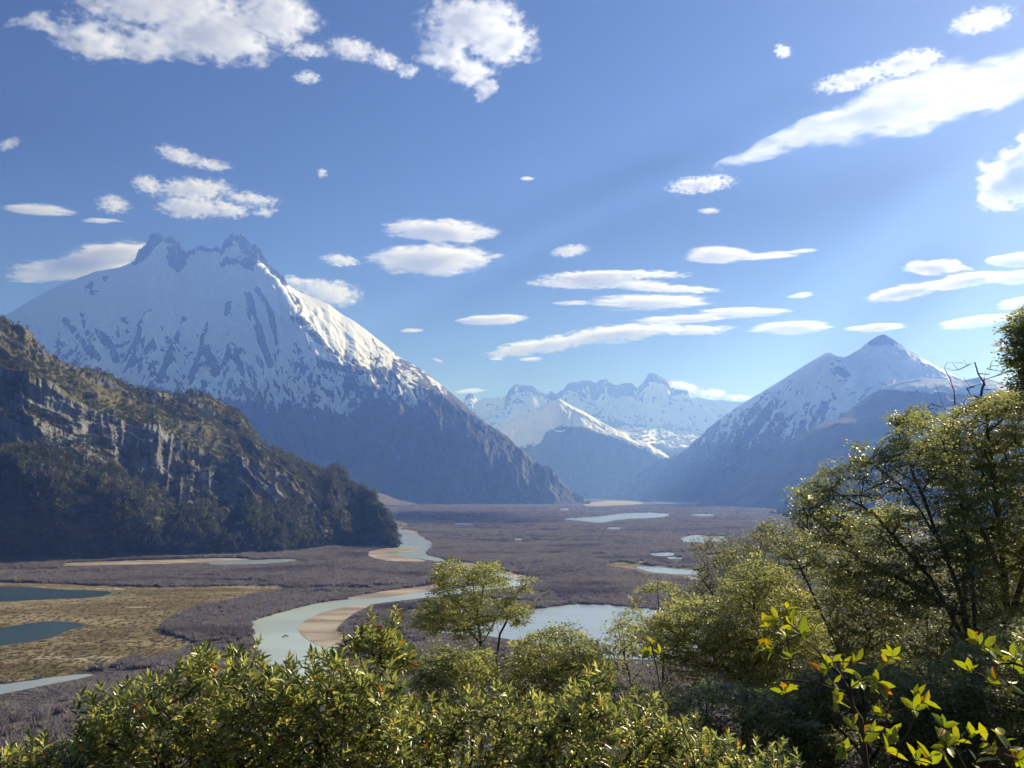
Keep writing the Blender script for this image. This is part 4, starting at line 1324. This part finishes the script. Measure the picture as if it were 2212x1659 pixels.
def thing(name, label, cat, loc, group=None):
    e = obj(name, None)
    e.location = loc
    e['label'] = label; e['category'] = cat
    if group:
        e['group'] = group
    return e


def child(name, V, Fl, mat, parent, smooth=False, attrs=None, **props):
    me = mesh(name, np.asarray(V) - np.array(parent.location), Fl, mat, smooth, attrs)
    return obj(name, me, parent, **props)


def stem_px(pts, D, root=None):
    """polyline of photo positions (x, y[, extra distance]) at distance D, rooted in the ground"""
    q = [at(p[0], p[1], D + (p[2] if len(p) > 2 else 0)) for p in pts]
    if root is not None:
        q = [root] + q
    return np.array(q)


def beech(name, label, poly, D, depth, stems, n, seed, leaves=36, spray=0.20, leaf=0.034, mat=None, bark=None, trunk_r=0.05, step=0.16, cat='tree', group=None, layers=0.35, bare=0.0, rootx=None, extra=None, tip_r=0.0028, thick=1.0):
    """small-leaved tree: flat leafy sprays at the branch tips"""
    mat = mat or M_BEECH; bark = bark or M_BARK
    r = np.random.default_rng(seed)
    n = int(n * 1.25 * max(1, thick)); leaves = int(leaves * 1.7 * thick); leaf = leaf * 1.2; trunk_r = trunk_r * 0.62
    px = sample_poly(poly, n, r)
    for ep, en in (extra or []):
        px = np.concatenate([px, sample_poly(ep, en, r)])
    n = len(px)
    dd = D + depth * (r.beta(2, 2, n) - 0.5)
    tg = at(px[:, 0], px[:, 1], dd)
    # gather the sprays into uneven tiers
    cl = fbm(tg[:, 0] * 1.1, tg[:, 1] * 1.1, tg[:, 2] * 2.2, oct=2, seed=seed)
    keep = cl * 1.6 + r.uniform(-0.4, 0.7, n) > -0.06
    tg = tg[keep]
    rt = root_at(rootx if rootx is not None else stems[0][0][0], D)
    st = [stem_px(stems[0], D, rt)] + [stem_px(s, D) for s in stems[1:]]
    nodes, par, ns, tips = grow(st, tg, step, r)
    rad, c = radii(par, tips, tip_r, trunk_r, len(nodes))
    root = thing(name, label, cat, rt, group)
    isst = np.arange(len(nodes)) < ns
    V, Fc = tube_mesh(nodes, par, rad, isst, 7, c)
    V2, F2 = tube_mesh(nodes, par, rad, ~isst, 4, c)
    child('trunk', np.concatenate([V, V2]), [np.concatenate([Fc, F2 + len(V)])], bark, root, True)
    lt = tips[r.uniform(size=len(tips)) >= bare]
    if len(lt) and leaves:
        m_ = len(lt)
        ctr = np.repeat(nodes[lt], leaves, 0)
        ax = nodes[lt] - nodes[par[lt]]
        ax[:, 2] *= 0.35
        ax /= np.linalg.norm(ax, axis=1)[:, None] + 1e-9
        side = np.cross(ax, np.array([0, 0, 1.0])); side /= np.linalg.norm(side, axis=1)[:, None] + 1e-9
        nr = np.cross(side, ax)
        nr = nr + r.normal(0, 0.22, nr.shape)
        axr, sdr, nrr = (np.repeat(a, leaves, 0) for a in (ax, side, nr))
        k = len(ctr)
        t = r.uniform(-1.1, 0.7, k); s = r.normal(0, 0.42, k) * (1 - 0.35 * np.abs(t))
        pos = ctr + (axr * t[:, None] + sdr * s[:, None]) * spray + np.array([0, 0, 1.0]) * (r.normal(0, 0.05, k) - 0.10 * (t ** 2 + s ** 2))[:, None] * spray * 1.6
        dirs = axr * r.uniform(0.2, 1, k)[:, None] + sdr * (np.sign(s) * r.uniform(0.3, 1, k))[:, None] + r.normal(0, 0.25, (k, 3))
        nm = nrr + r.normal(0, layers, (k, 3))
        tint = np.clip(np.repeat(0.45 + 0.9 * fbm(nodes[lt][:, 0] * 0.9, nodes[lt][:, 1] * 0.9, nodes[lt][:, 2] * 0.9, oct=2, seed=seed + 1), leaves) + r.normal(0, 0.16, k), 0, 0.92)
        Lv, T3, Q4, rn = place_leaves(KITE, pos, frames(dirs, nm), leaf * r.uniform(0.7, 1.25, k), tint)
        child('crown', Lv, [Q4], mat, root, False, {'rnd': rn})
    return root


def leafy_shrub(name, label, poly, D, depth, stems, n, seed, per=15, leaf=0.054, trunk_r=0.02, single=300, rootx=None, group=None, extra=None, shoot=0.10, mix=0.5):
    """broad-leaved evergreen: shoots ringed with glossy leaves; the largest ones are parts of their own"""
    r = np.random.default_rng(seed)
    n = int(n * 1.75)
    px = sample_poly(poly, n, r)
    for ep, en in (extra or []):
        px = np.concatenate([px, sample_poly(ep, en, r)])
    # upright shoots standing proud of the crown's top edge
    pa = np.array(poly, float)
    topv = [i for i in range(len(pa)) if pa[i, 1] < pa[:, 1].min() + 0.55 * (pa[:, 1].max() - pa[:, 1].min())]
    ii = r.choice(topv, max(6, n // 14))
    px = np.concatenate([px, pa[ii] + np.stack([r.normal(0, 16, len(ii)), -r.uniform(0, 26, len(ii))], -1)])
    n = len(px)
    dd = D + depth * (r.uniform(0, 1, n) - 0.5)
    tg = at(px[:, 0], px[:, 1] + 24, dd)
    rt = root_at(rootx if rootx is not None else stems[0][0][0], D)
    st = [stem_px(stems[0], D, rt)] + [stem_px(s, D) for s in stems[1:]]
    nodes, par, ns, tips = grow(st, tg, 0.06, r, up=0.9)
    rad, c = radii(par, tips, 0.0016, trunk_r, len(nodes))
    root = thing(name, label, 'shrub', rt, group)
    isst = np.arange(len(nodes)) < ns
    V, Fc = tube_mesh(nodes, par, rad, isst, 6, c)
    V2, F2 = tube_mesh(nodes, par, rad, ~isst, 4, c)
    child('stem', np.concatenate([V, V2]), [np.concatenate([Fc, F2 + len(V)])], M_REDB, root, True)
    m_ = len(tips)
    ax = nodes[tips] - nodes[par[tips]]
    ax /= np.linalg.norm(ax, axis=1)[:, None] + 1e-9
    ax = ax * 0.5 + np.array([0, 0, 0.75]) + r.normal(0, 0.28, ax.shape)
    ax /= np.linalg.norm(ax, axis=1)[:, None]
    u = np.cross(ax, np.array([0.3, 0.9, 0.1])); u /= np.linalg.norm(u, axis=1)[:, None]
    v = np.cross(ax, u)
    kk = np.arange(per)
    ph = kk * 2.39996 + r.uniform(0, 6.28, (m_, 1)) + r.normal(0, 0.2, (m_, per))
    f = kk / (per - 1.0)
    al = R(82) - R(58) * f + r.normal(0, 0.16, (m_, per))
    pos = nodes[tips][:, None] + ax[:, None] * ((f - 0.75) * shoot)[None, :, None]
    rd = u[:, None] * np.cos(ph)[..., None] + v[:, None] * np.sin(ph)[..., None]
    dirs = rd * np.sin(al)[..., None] + ax[:, None] * np.cos(al)[..., None]
    nm = ax[:, None] - dirs * (ax[:, None] * dirs).sum(-1)[..., None] + r.normal(0, 0.12, dirs.shape)
    sz = leaf * (0.75 + 0.35 * np.sin(np.pi * np.clip(f * 0.9 + 0.1, 0, 1)))[None] * r.uniform(0.6, 1.25, (m_, per))
    tint = np.clip(r.normal(0.36, 0.24, (m_, 1)) + r.normal(0, 0.17, (m_, per)) + 0.22 * (f[None] - 0.4), 0, 0.955)
    odd = r.uniform(size=(m_, per)) < 0.006
    tint = np.where(odd, 0.99, tint)
    pos, dirs, nm = (a.reshape(-1, 3) for a in (pos, dirs, nm))
    sz, tint = sz.ravel(), tint.ravel()
    Rm = frames(dirs, nm)
    # the leaves nearest the viewer and inside the picture become single parts
    q = to_px(pos)
    inpic = (q[:, 0] > 0) & (q[:, 0] < 2212) & (q[:, 1] < 1655)
    score = np.linalg.norm(pos - CAM, axis=1) + 10 * (~inpic) + r.uniform(0, 0.15, len(pos))
    pick = np.argsort(score)[:single]
    rest = np.ones(len(pos), bool); rest[pick] = False
    Lv, T3, Q4, rn = place_leaves(LEAF, pos[rest], Rm[rest], sz[rest], tint[rest])
    child('foliage', Lv, [T3, Q4], M_SHRUB, root, True, {'rnd': rn}, kind='stuff')
    lm = LEAF_ME
    loc0 = np.array(rt)
    for i in pick:
        o = bpy.data.objects.new('leaf', lm)
        COL.objects.link(o)
        o.parent = root
        M4 = Matrix.Identity(4)
        for a in range(3):
            for b in range(3):
                M4[a][b] = Rm[i][a][b] * sz[i]
            M4[a][3] = pos[i][a] - loc0[a]
        o.matrix_local = M4
    return root


LEAF_ME = mesh('leaf', LEAF[0], [LEAF[1], LEAF[2]], M_SHRUBO, True)
WIDE = leaf_template(1.0, 0.50, 0.07, 0.10)
WIDE_ME = mesh('leaf', WIDE[0], [WIDE[1], WIDE[2]], M_LARGE, True)

# ---- beeches and bare trees on the slope to the right, far to near
beech('bare_tree', 'leafless thin-twigged tree top rising above the olive crown', [(1990, 850), (2030, 800), (2080, 770), (2130, 765), (2175, 790), (2170, 860), (2140, 930), (2060, 950), (1990, 920)], 17, 2.2,
      [[(2085, 1330), (2080, 1050), (2070, 930), (2062, 850)], [(2078, 1000), (2110, 900), (2130, 800)], [(2076, 960), (2040, 880), (2020, 830)]], 110, 301, leaves=0, bark=M_BARK, trunk_r=0.06, tip_r=0.004)
beech('bare_shrub', 'pale brown leafless shrub left of the beech mass', [(1488, 1165), (1530, 1150), (1600, 1150), (1650, 1120), (1690, 1140), (1700, 1230), (1640, 1310), (1560, 1340), (1520, 1300), (1495, 1230)], 21, 3,
      [[(1600, 1420), (1595, 1330), (1575, 1240), (1540, 1180)], [(1596, 1340), (1630, 1240), (1650, 1150)], [(1598, 1360), (1550, 1300), (1510, 1240)]], 900, 302, leaves=10, spray=0.25, leaf=0.034, bark=M_GREYB, trunk_r=0.05, tip_r=0.004, bare=0.35)
beech('beech_tree', 'rightmost large beech with a dense olive crown', [(2010, 960), (2030, 915), (2070, 880), (2130, 855), (2180, 848), (2260, 840), (2300, 900), (2310, 1100), (2290, 1360), (2150, 1340), (2080, 1220), (2030, 1090), (2000, 1010)], 14.5, 4.0,
      [[(2185, 1640), (2180, 1400), (2160, 1150), (2140, 980), (2130, 890)], [(2178, 1350), (2240, 1150), (2280, 960)], [(2170, 1250), (2090, 1080), (2050, 960)]], 1650, 303, trunk_r=0.11, leaves=44)
beech('beech_tree', 'tall beech with fanned dark stems leaning left', [(1702, 1118), (1715, 1050), (1750, 1035), (1785, 1000), (1830, 985), (1880, 985), (1925, 940), (1930, 895), (2000, 880), (2050, 930), (2085, 1020), (2130, 1150),
      (2160, 1330), (2110, 1440), (1960, 1430), (1860, 1330), (1770, 1220)], 13, 3.2,
      [[(2135, 1640), (2105, 1420), (2070, 1270), (2000, 1090), (1945, 950), (1935, 905)], [(2105, 1420), (2010, 1250), (1890, 1110), (1770, 1045)], [(2115, 1480), (2100, 1260), (2075, 1070), (2030, 930)],
       [(2090, 1340), (1970, 1260), (1860, 1210), (1760, 1120)], [(2040, 1190), (1960, 1060), (1880, 1000)]], 1500, 304, trunk_r=0.10, leaves=30, mat=M_DARKB,
      extra=[([(1812, 958), (1835, 950), (1862, 958), (1862, 972), (1825, 972)], 10), ([(1930, 893), (2000, 880), (2000, 925), (1935, 920)], 45)])
beech('conifer_like_beech', 'dark layered treetop cut by the right edge', [(2168, 750), (2176, 690), (2200, 668), (2235, 655), (2270, 640), (2300, 720), (2310, 900), (2300, 1100), (2240, 1080), (2232, 900), (2215, 865), (2172, 790)], 9.5, 1.2,
      [[(2262, 1500), (2262, 1100), (2258, 860), (2250, 700), (2245, 655)]], 330, 305, trunk_r=0.07, leaves=46, mat=M_DARKB, spray=0.15, leaf=0.028)
beech('twiggy_beech', 'grey-brown twiggy beech with sparse leaves beside the fanned one', [(1570, 1200), (1640, 1135), (1705, 1105), (1780, 1160), (1860, 1260), (1960, 1380), (1990, 1480), (1850, 1530), (1700, 1490), (1600, 1410), (1530, 1340)], 16.5, 3.2,
      [[(1870, 1660), (1850, 1500), (1800, 1380), (1740, 1250), (1690, 1150)], [(1850, 1500), (1740, 1400), (1640, 1320), (1580, 1240)], [(1840, 1470), (1880, 1380), (1860, 1300)]], 2000, 306, trunk_r=0.07, leaves=22, bark=M_GREYB, bare=0.2, tip_r=0.0035)
beech('young_beech', 'light green young beech left of the twiggy one', [(1590, 1215), (1615, 1205), (1640, 1192), (1665, 1215), (1700, 1228), (1745, 1290), (1785, 1400), (1700, 1510), (1560, 1520), (1460, 1460), (1400, 1400), (1365, 1345), (1430, 1322), (1500, 1290), (1560, 1285)], 13.5, 2.6,
      [[(1600, 1660), (1610, 1500), (1625, 1360), (1635, 1210)], [(1608, 1480), (1520, 1400), (1420, 1350)], [(1612, 1460), (1690, 1360), (1730, 1300)]], 1150, 307, trunk_r=0.06, leaves=34, mat=M_LIGHTB)
beech('young_beech', 'thin pale beech sapling at the right end of the bright pond', [(1385, 1268), (1420, 1250), (1462, 1255), (1500, 1300), (1480, 1400), (1400, 1430), (1345, 1410), (1330, 1340)], 17, 1.6,
      [[(1430, 1560), (1432, 1430), (1425, 1330), (1420, 1260)]], 300, 308, trunk_r=0.035, leaves=28, mat=M_LIGHTB)
beech('slender_beech', 'slender young beech standing alone in front of the river', [(900, 1330), (905, 1310), (935, 1285), (930, 1260), (940, 1225), (985, 1198), (1010, 1225), (1040, 1213), (1075, 1218), (1100, 1250), (1150, 1243), (1152, 1270), (1120, 1290), (1140, 1320), (1110, 1345), (1075, 1335),
      (1060, 1365), (1010, 1385), (960, 1372), (920, 1372), (888, 1352)], 15, 2.0,
      [[(1041, 1560), (1040, 1480), (1038, 1390), (1030, 1320), (1020, 1250), (985, 1205)], [(1038, 1400), (1070, 1340), (1110, 1290), (1145, 1250)], [(1036, 1380), (980, 1340), (920, 1335)], [(1032, 1330), (1045, 1270), (1050, 1220)], [(1034, 1345), (975, 1290), (945, 1240)]],
      560, 321, trunk_r=0.045, leaves=26, leaf=0.032, spray=0.17, mat=M_LIGHTB, layers=0.5)
beech('slender_beech', 'smaller forked beech leaning right behind the slender one', [(1085, 1310), (1130, 1290), (1152, 1310), (1148, 1338), (1120, 1350), (1090, 1345)], 16, 1.2,
      [[(1070, 1560), (1074, 1420), (1080, 1370), (1100, 1330), (1125, 1300)], [(1078, 1380), (1072, 1340), (1090, 1310)]], 70, 310, trunk_r=0.035, leaves=26)
beech('beech_sapling', 'bushy beech sapling at the foot of the slender tree', [(890, 1430), (940, 1395), (1000, 1400), (1070, 1410), (1110, 1460), (1120, 1560), (1000, 1600), (900, 1560)], 11.5, 2.0,
      [[(1000, 1700), (1000, 1560), (990, 1440)], [(1000, 1560), (940, 1480), (910, 1440)], [(1000, 1550), (1060, 1470), (1080, 1420)]], 520, 311, trunk_r=0.03, leaves=30, mat=M_LIGHTB)
beech('beech_sapling', 'light feathery sapling below the bright pond', [(1095, 1420), (1120, 1375), (1180, 1362), (1230, 1350), (1290, 1385), (1320, 1450), (1310, 1560), (1150, 1580), (1100, 1500)], 12, 2.0,
      [[(1200, 1700), (1205, 1540), (1200, 1380)], [(1204, 1520), (1150, 1430), (1130, 1390)], [(1204, 1520), (1260, 1440), (1290, 1400)]], 560, 312, trunk_r=0.03, leaves=30, mat=M_LIGHTB)
beech('twiggy_sapling', 'half-bare twiggy sapling right of the feathery one', [(1280, 1400), (1320, 1340), (1370, 1330), (1400, 1380), (1470, 1440), (1500, 1560), (1400, 1600), (1300, 1560)], 11.5, 2.0,
      [[(1390, 1700), (1385, 1560), (1350, 1420), (1335, 1350)], [(1384, 1550), (1440, 1470), (1450, 1440)]], 420, 313, trunk_r=0.03, leaves=16, bark=M_GREYB, bare=0.3, tip_r=0.0028)
beech('dark_beech', 'dark low beech behind the right-hand glossy shrub', [(1440, 1500), (1540, 1470), (1680, 1490), (1760, 1560), (1780, 1700), (1450, 1700)], 9.5, 2.0,
      [[(1620, 1760), (1615, 1600), (1590, 1500)], [(1618, 1640), (1700, 1560), (1720, 1520)], [(1618, 1640), (1530, 1560), (1500, 1500)]], 560, 314, trunk_r=0.035, leaves=34, mat=M_DARKB)
beech('dark_beech', 'dark leafy understorey beech behind the yellow-green sprig', [(1700, 1470), (1800, 1440), (1950, 1440), (2000, 1500), (2000, 1700), (1720, 1700)], 10, 2.2,
      [[(1880, 1760), (1875, 1620), (1860, 1470)], [(1878, 1640), (1780, 1540), (1740, 1480)], [(1878, 1640), (1960, 1540), (1970, 1470)]], 620, 315, trunk_r=0.04, leaves=34, mat=M_DARKB)
beech('dark_beech', 'dark leafy understorey beech in the lower right corner', [(1960, 1480), (2060, 1400), (2250, 1330), (2290, 1340), (2300, 1700), (1960, 1700)], 9.8, 2.4,
      [[(2110, 1760), (2112, 1620), (2120, 1450)], [(2112, 1640), (2200, 1500), (2230, 1380)], [(2112, 1640), (2020, 1560), (1990, 1500)]], 760, 316, trunk_r=0.045, leaves=34, mat=M_DARKB)

beech('beech_tree', 'pale green beech thicket behind the twiggy one', [(1560, 1340), (1640, 1300), (1720, 1290), (1900, 1370), (2050, 1410), (2050, 1620), (1600, 1620)], 19, 3,
      [[(1800, 1700), (1800, 1560), (1790, 1420), (1760, 1310)], [(1800, 1560), (1690, 1440), (1640, 1350)], [(1800, 1560), (1920, 1480), (1980, 1420)]], 1400, 317, trunk_r=0.06, leaves=36, leaf=0.042, spray=0.26, mat=M_LIGHTB)
beech('beech_tree', 'olive beech behind the fanned dark stems', [(1740, 1200), (1800, 1130), (1900, 1080), (2080, 1120), (2240, 1220), (2240, 1500), (1850, 1480), (1780, 1330)], 18, 3,
      [[(2010, 1700), (2010, 1500), (2000, 1300), (1960, 1120)], [(2008, 1480), (1900, 1320), (1820, 1200)], [(2008, 1450), (2110, 1300), (2160, 1200)]], 1400, 318, trunk_r=0.07, leaves=36, leaf=0.042, spray=0.26, mat=M_LIGHTB)

beech('beech_tree', 'grey-green beech filling the slope above the bare shrub', [(1440, 1300), (1500, 1230), (1580, 1180), (1680, 1130), (1760, 1150), (1800, 1260), (1800, 1400), (1620, 1440), (1480, 1400)], 22, 3,
      [[(1640, 1560), (1640, 1450), (1640, 1300), (1660, 1150)], [(1640, 1440), (1550, 1330), (1500, 1260)], [(1640, 1420), (1720, 1300), (1750, 1200)]], 1100, 319, trunk_r=0.06, leaves=26, leaf=0.042, spray=0.28, bark=M_GREYB, bare=0.25, tip_r=0.004)

# ---- glossy broad-leaved shrubs along the bottom
G1 = 'glossy evergreen shrubs in the foreground'
leafy_shrub('evergreen_shrub', 'widest glossy-leaved shrub at the bottom left', [(150, 1600), (165, 1555), (200, 1510), (260, 1485), (300, 1478), (355, 1455), (375, 1430), (410, 1420), (415, 1395), (440, 1378), (470, 1400), (520, 1395), (565, 1400), (585, 1440),
      (600, 1460), (640, 1470), (640, 1560), (640, 1720), (200, 1720), (165, 1650)], 4.4, 1.1,
      [[(400, 1900), (410, 1650), (430, 1500), (438, 1385)], [(405, 1700), (300, 1600), (200, 1530)], [(408, 1680), (500, 1540), (550, 1420)], [(404, 1760), (560, 1620), (620, 1500)]], 330, 401, group=G1, rootx=400)
leafy_shrub('evergreen_shrub', 'glossy-leaved shrub below the river bend', [(610, 1470), (640, 1430), (690, 1415), (720, 1400), (760, 1430), (800, 1440), (850, 1435), (890, 1470), (900, 1540), (910, 1720), (600, 1720), (600, 1560)], 4.3, 1.0,
      [[(740, 1900), (745, 1650), (740, 1500), (720, 1410)], [(745, 1680), (820, 1540), (860, 1450)], [(744, 1690), (670, 1560), (640, 1450)]], 235, 402, group=G1, rootx=740)
leafy_shrub('evergreen_shoot', 'upright leafy shoot rising above the shrub by the sandbar', [(750, 1370), (775, 1345), (800, 1325), (845, 1325), (860, 1350), (880, 1380), (905, 1385), (890, 1410), (840, 1425), (800, 1400), (765, 1390)], 5.0, 0.5,
      [[(830, 1900), (835, 1600), (825, 1440), (815, 1340)], [(832, 1450), (870, 1400), (895, 1385)], [(828, 1440), (785, 1390), (765, 1375)]], 40, 403, per=14, leaf=0.062, single=200, group=G1, rootx=830)
leafy_shrub('evergreen_shrub', 'glossy-leaved shrub below the slender tree', [(880, 1560), (920, 1510), (980, 1490), (1040, 1490), (1090, 1480), (1130, 1500), (1150, 1560), (1160, 1720), (880, 1720)], 4.6, 1.0,
      [[(1010, 1900), (1015, 1680), (1030, 1500)], [(1013, 1720), (1090, 1580), (1110, 1500)], [(1012, 1720), (940, 1590), (920, 1530)]], 190, 404, leaf=0.050, group=G1, rootx=1010)
leafy_shrub('evergreen_shrub', 'pointed glossy shrub right of centre', [(1120, 1540), (1160, 1500), (1230, 1480), (1280, 1440), (1310, 1450), (1340, 1500), (1400, 1490), (1440, 1510), (1480, 1560), (1500, 1720), (1120, 1720)], 4.3, 1.0,
      [[(1300, 1900), (1305, 1680), (1300, 1520), (1292, 1450)], [(1304, 1700), (1400, 1580), (1430, 1510)], [(1304, 1700), (1210, 1580), (1160, 1510)]], 245, 405, leaf=0.050, group=G1, rootx=1300)
leafy_shrub('evergreen_shrub', 'low glossy shrub at the bottom between centre and the sprig', [(1460, 1600), (1500, 1560), (1560, 1575), (1610, 1600), (1680, 1610), (1720, 1640), (1730, 1740), (1450, 1740)], 4.0, 0.8,
      [[(1580, 1900), (1585, 1720), (1560, 1590)], [(1584, 1740), (1660, 1650), (1690, 1620)]], 115, 406, leaf=0.048, single=250, group=G1, rootx=1580)
leafy_shrub('evergreen_shrub', 'small glossy shrub in the bottom left corner', [(-40, 1640), (0, 1600), (60, 1592), (120, 1590), (165, 1600), (175, 1650), (175, 1760), (-40, 1760)], 4.1, 0.8,
      [[(60, 1900), (65, 1740), (70, 1610)], [(64, 1760), (130, 1660), (150, 1610)], [(64, 1760), (10, 1670), (0, 1620)]], 95, 407, leaf=0.050, single=250, group=G1, rootx=60)


# ---- large-leaved yellow-green sprigs close to the camera
def sprig(name, label, stems, clusters, D, seed, rootx, leaf=0.047, orange=()):
    r = np.random.default_rng(seed)
    tg = np.array([at(c[0], c[1], D + r.uniform(-0.18, 0.18)) for c in clusters])
    rt = root_at(rootx, D)
    st = [stem_px(stems[0], D, rt)] + [stem_px(s, D) for s in stems[1:]]
    nodes, par, ns, tips = grow(st, tg, 0.035, r, up=0.5, wiggle=0.07)
    rad, c = radii(par, tips, 0.0013, 0.0018 + 0.0002 * len(clusters), len(nodes))
    root = thing(name, label, 'shrub', rt)
    isst = np.arange(len(nodes)) < ns
    V, Fc = tube_mesh(nodes, par, rad, isst, 6, c)
    V2, F2 = tube_mesh(nodes, par, rad, ~isst, 5, c)
    child('stem', np.concatenate([V, V2]), [np.concatenate([Fc, F2 + len(V)])], M_REDB, root, True)
    loc0 = np.array(rt)
    order = np.argsort([np.linalg.norm(st[0] - t, axis=1).min() for t in tg])
    for t in tips:
        a = nodes[t] - nodes[par[t]]
        a = a / (np.linalg.norm(a) + 1e-9) * 0.7 + np.array([0, 0, 0.55]) + r.normal(0, 0.25, 3)
        a /= np.linalg.norm(a)
        u = np.cross(a, (0.3, 0.9, 0.1)); u /= np.linalg.norm(u); v = np.cross(a, u)
        n = int(r.integers(3, 7)); p0 = r.uniform(0, 6.28)
        for k in range(n):
            ph = p0 + k * 2.4 + r.normal(0, 0.2)
            al = r.uniform(0.5, 1.25)
            d = (u * math.cos(ph) + v * math.sin(ph)) * math.sin(al) + a * math.cos(al)
            nm = a - d * (a @ d) + r.normal(0, 0.2, 3)
            Rm = frames(d[None], nm[None])[0]
            s = leaf * r.uniform(0.65, 1.2)
            o = bpy.data.objects.new('leaf', WIDE_ME)
            COL.objects.link(o)
            o.parent = root
            p = nodes[t] + a * r.uniform(-0.012, 0.004) - loc0
            M4 = Matrix.Identity(4)
            for i in range(3):
                for j in range(3):
                    M4[i][j] = Rm[i][j] * s
                M4[i][3] = p[i]
            o.matrix_local = M4
    return root


sprig('leafy_sprig', 'tall yellow-green large-leaved sprig at the lower right', [[(1880, 2000), (1880, 1720), (1859, 1554), (1835, 1498), (1807, 1450), (1779, 1426), (1727, 1394), (1687, 1382), (1655, 1340)],
      [(1779, 1426), (1767, 1410), (1711, 1354), (1660, 1320), (1640, 1290)], [(1835, 1498), (1770, 1480), (1700, 1470)], [(1862, 1570), (1900, 1500), (1927, 1430)], [(1878, 1640), (1840, 1600)], [(1880, 1700), (1960, 1580), (1983, 1520)]],
      [(1699, 1314), (1711, 1350), (1680, 1335), (1660, 1350), (1699, 1374), (1657, 1385), (1667, 1402), (1707, 1418), (1731, 1370), (1799, 1430), (1779, 1454), (1823, 1446), (1799, 1474), (1863, 1470), (1895, 1474),
       (1843, 1486), (1703, 1478), (1695, 1494), (1815, 1502), (1807, 1518), (1927, 1418), (1915, 1430), (1847, 1430), (1983, 1510), (1995, 1515), (1975, 1534), (1911, 1546), (1839, 1574), (1859, 1586), (1883, 1578),
       (1927, 1582), (1935, 1600), (1919, 1622), (1823, 1622), (1867, 1602), (1878, 1478)], 2.7, 501, 1880)
sprig('leafy_sprig', 'yellow-green sprig reaching in from the right edge', [[(2330, 2000), (2330, 1600), (2260, 1460), (2190, 1435), (2120, 1440), (2098, 1446)], [(2190, 1435), (2150, 1410), (2111, 1390)]],
      [(2111, 1386), (2125, 1400), (2095, 1446), (2159, 1430), (2203, 1410), (2155, 1474), (2190, 1420), (2205, 1450), (2180, 1480)], 2.6, 502, 2330)
sprig('leafy_sprig', 'yellow and orange tinged sprig along the bottom right', [[(2100, 2000), (2095, 1720), (2080, 1660), (2060, 1620), (2042, 1580)], [(2090, 1690), (2150, 1640), (2190, 1610)], [(2085, 1680), (2010, 1650), (1970, 1640)]],
      [(2043, 1610), (2039, 1570), (2067, 1602), (2099, 1590), (2167, 1594), (2183, 1618), (2151, 1630), (2107, 1646), (2007, 1634), (1979, 1642), (2035, 1626), (2200, 1640), (2130, 1600)], 2.5, 503, 2100)
sprig('leafy_sprig', 'thin sprig with a few orange leaves below the pond', [[(1520, 2000), (1500, 1640), (1470, 1560), (1430, 1500), (1418, 1440), (1408, 1395)]],
      [(1408, 1385), (1400, 1410), (1425, 1412)], 3.2, 504, 1520, leaf=0.04)

# ---- a drowned stump in the river
r = np.random.default_rng(61)
p0 = gnd(617, 1377)
V = []
for k, (a, h) in enumerate([(0, .2), (.5, .5), (1.1, .9), (1.7, .6), (2.4, .35)]):
    for q in range(6):
        t = q * math.pi / 3
        V.append((a - 1.2, 0.35 * math.cos(t) * (1 - k * .12) + r.normal(0, .05), h + 0.35 * math.sin(t) * (1 - k * .1)))
Fc = [[k * 6 + q, k * 6 + (q + 1) % 6, (k + 1) * 6 + (q + 1) % 6, (k + 1) * 6 + q] for k in range(4) for q in range(6)]
o = obj('driftwood_log', mesh('driftwood_log', np.array(V) * 1.3, [np.array(Fc), ], M_BARK, True), label='small dark driftwood log stranded in the turquoise river', category='log')
o.location = (p0[0], p0[1], 0.05)
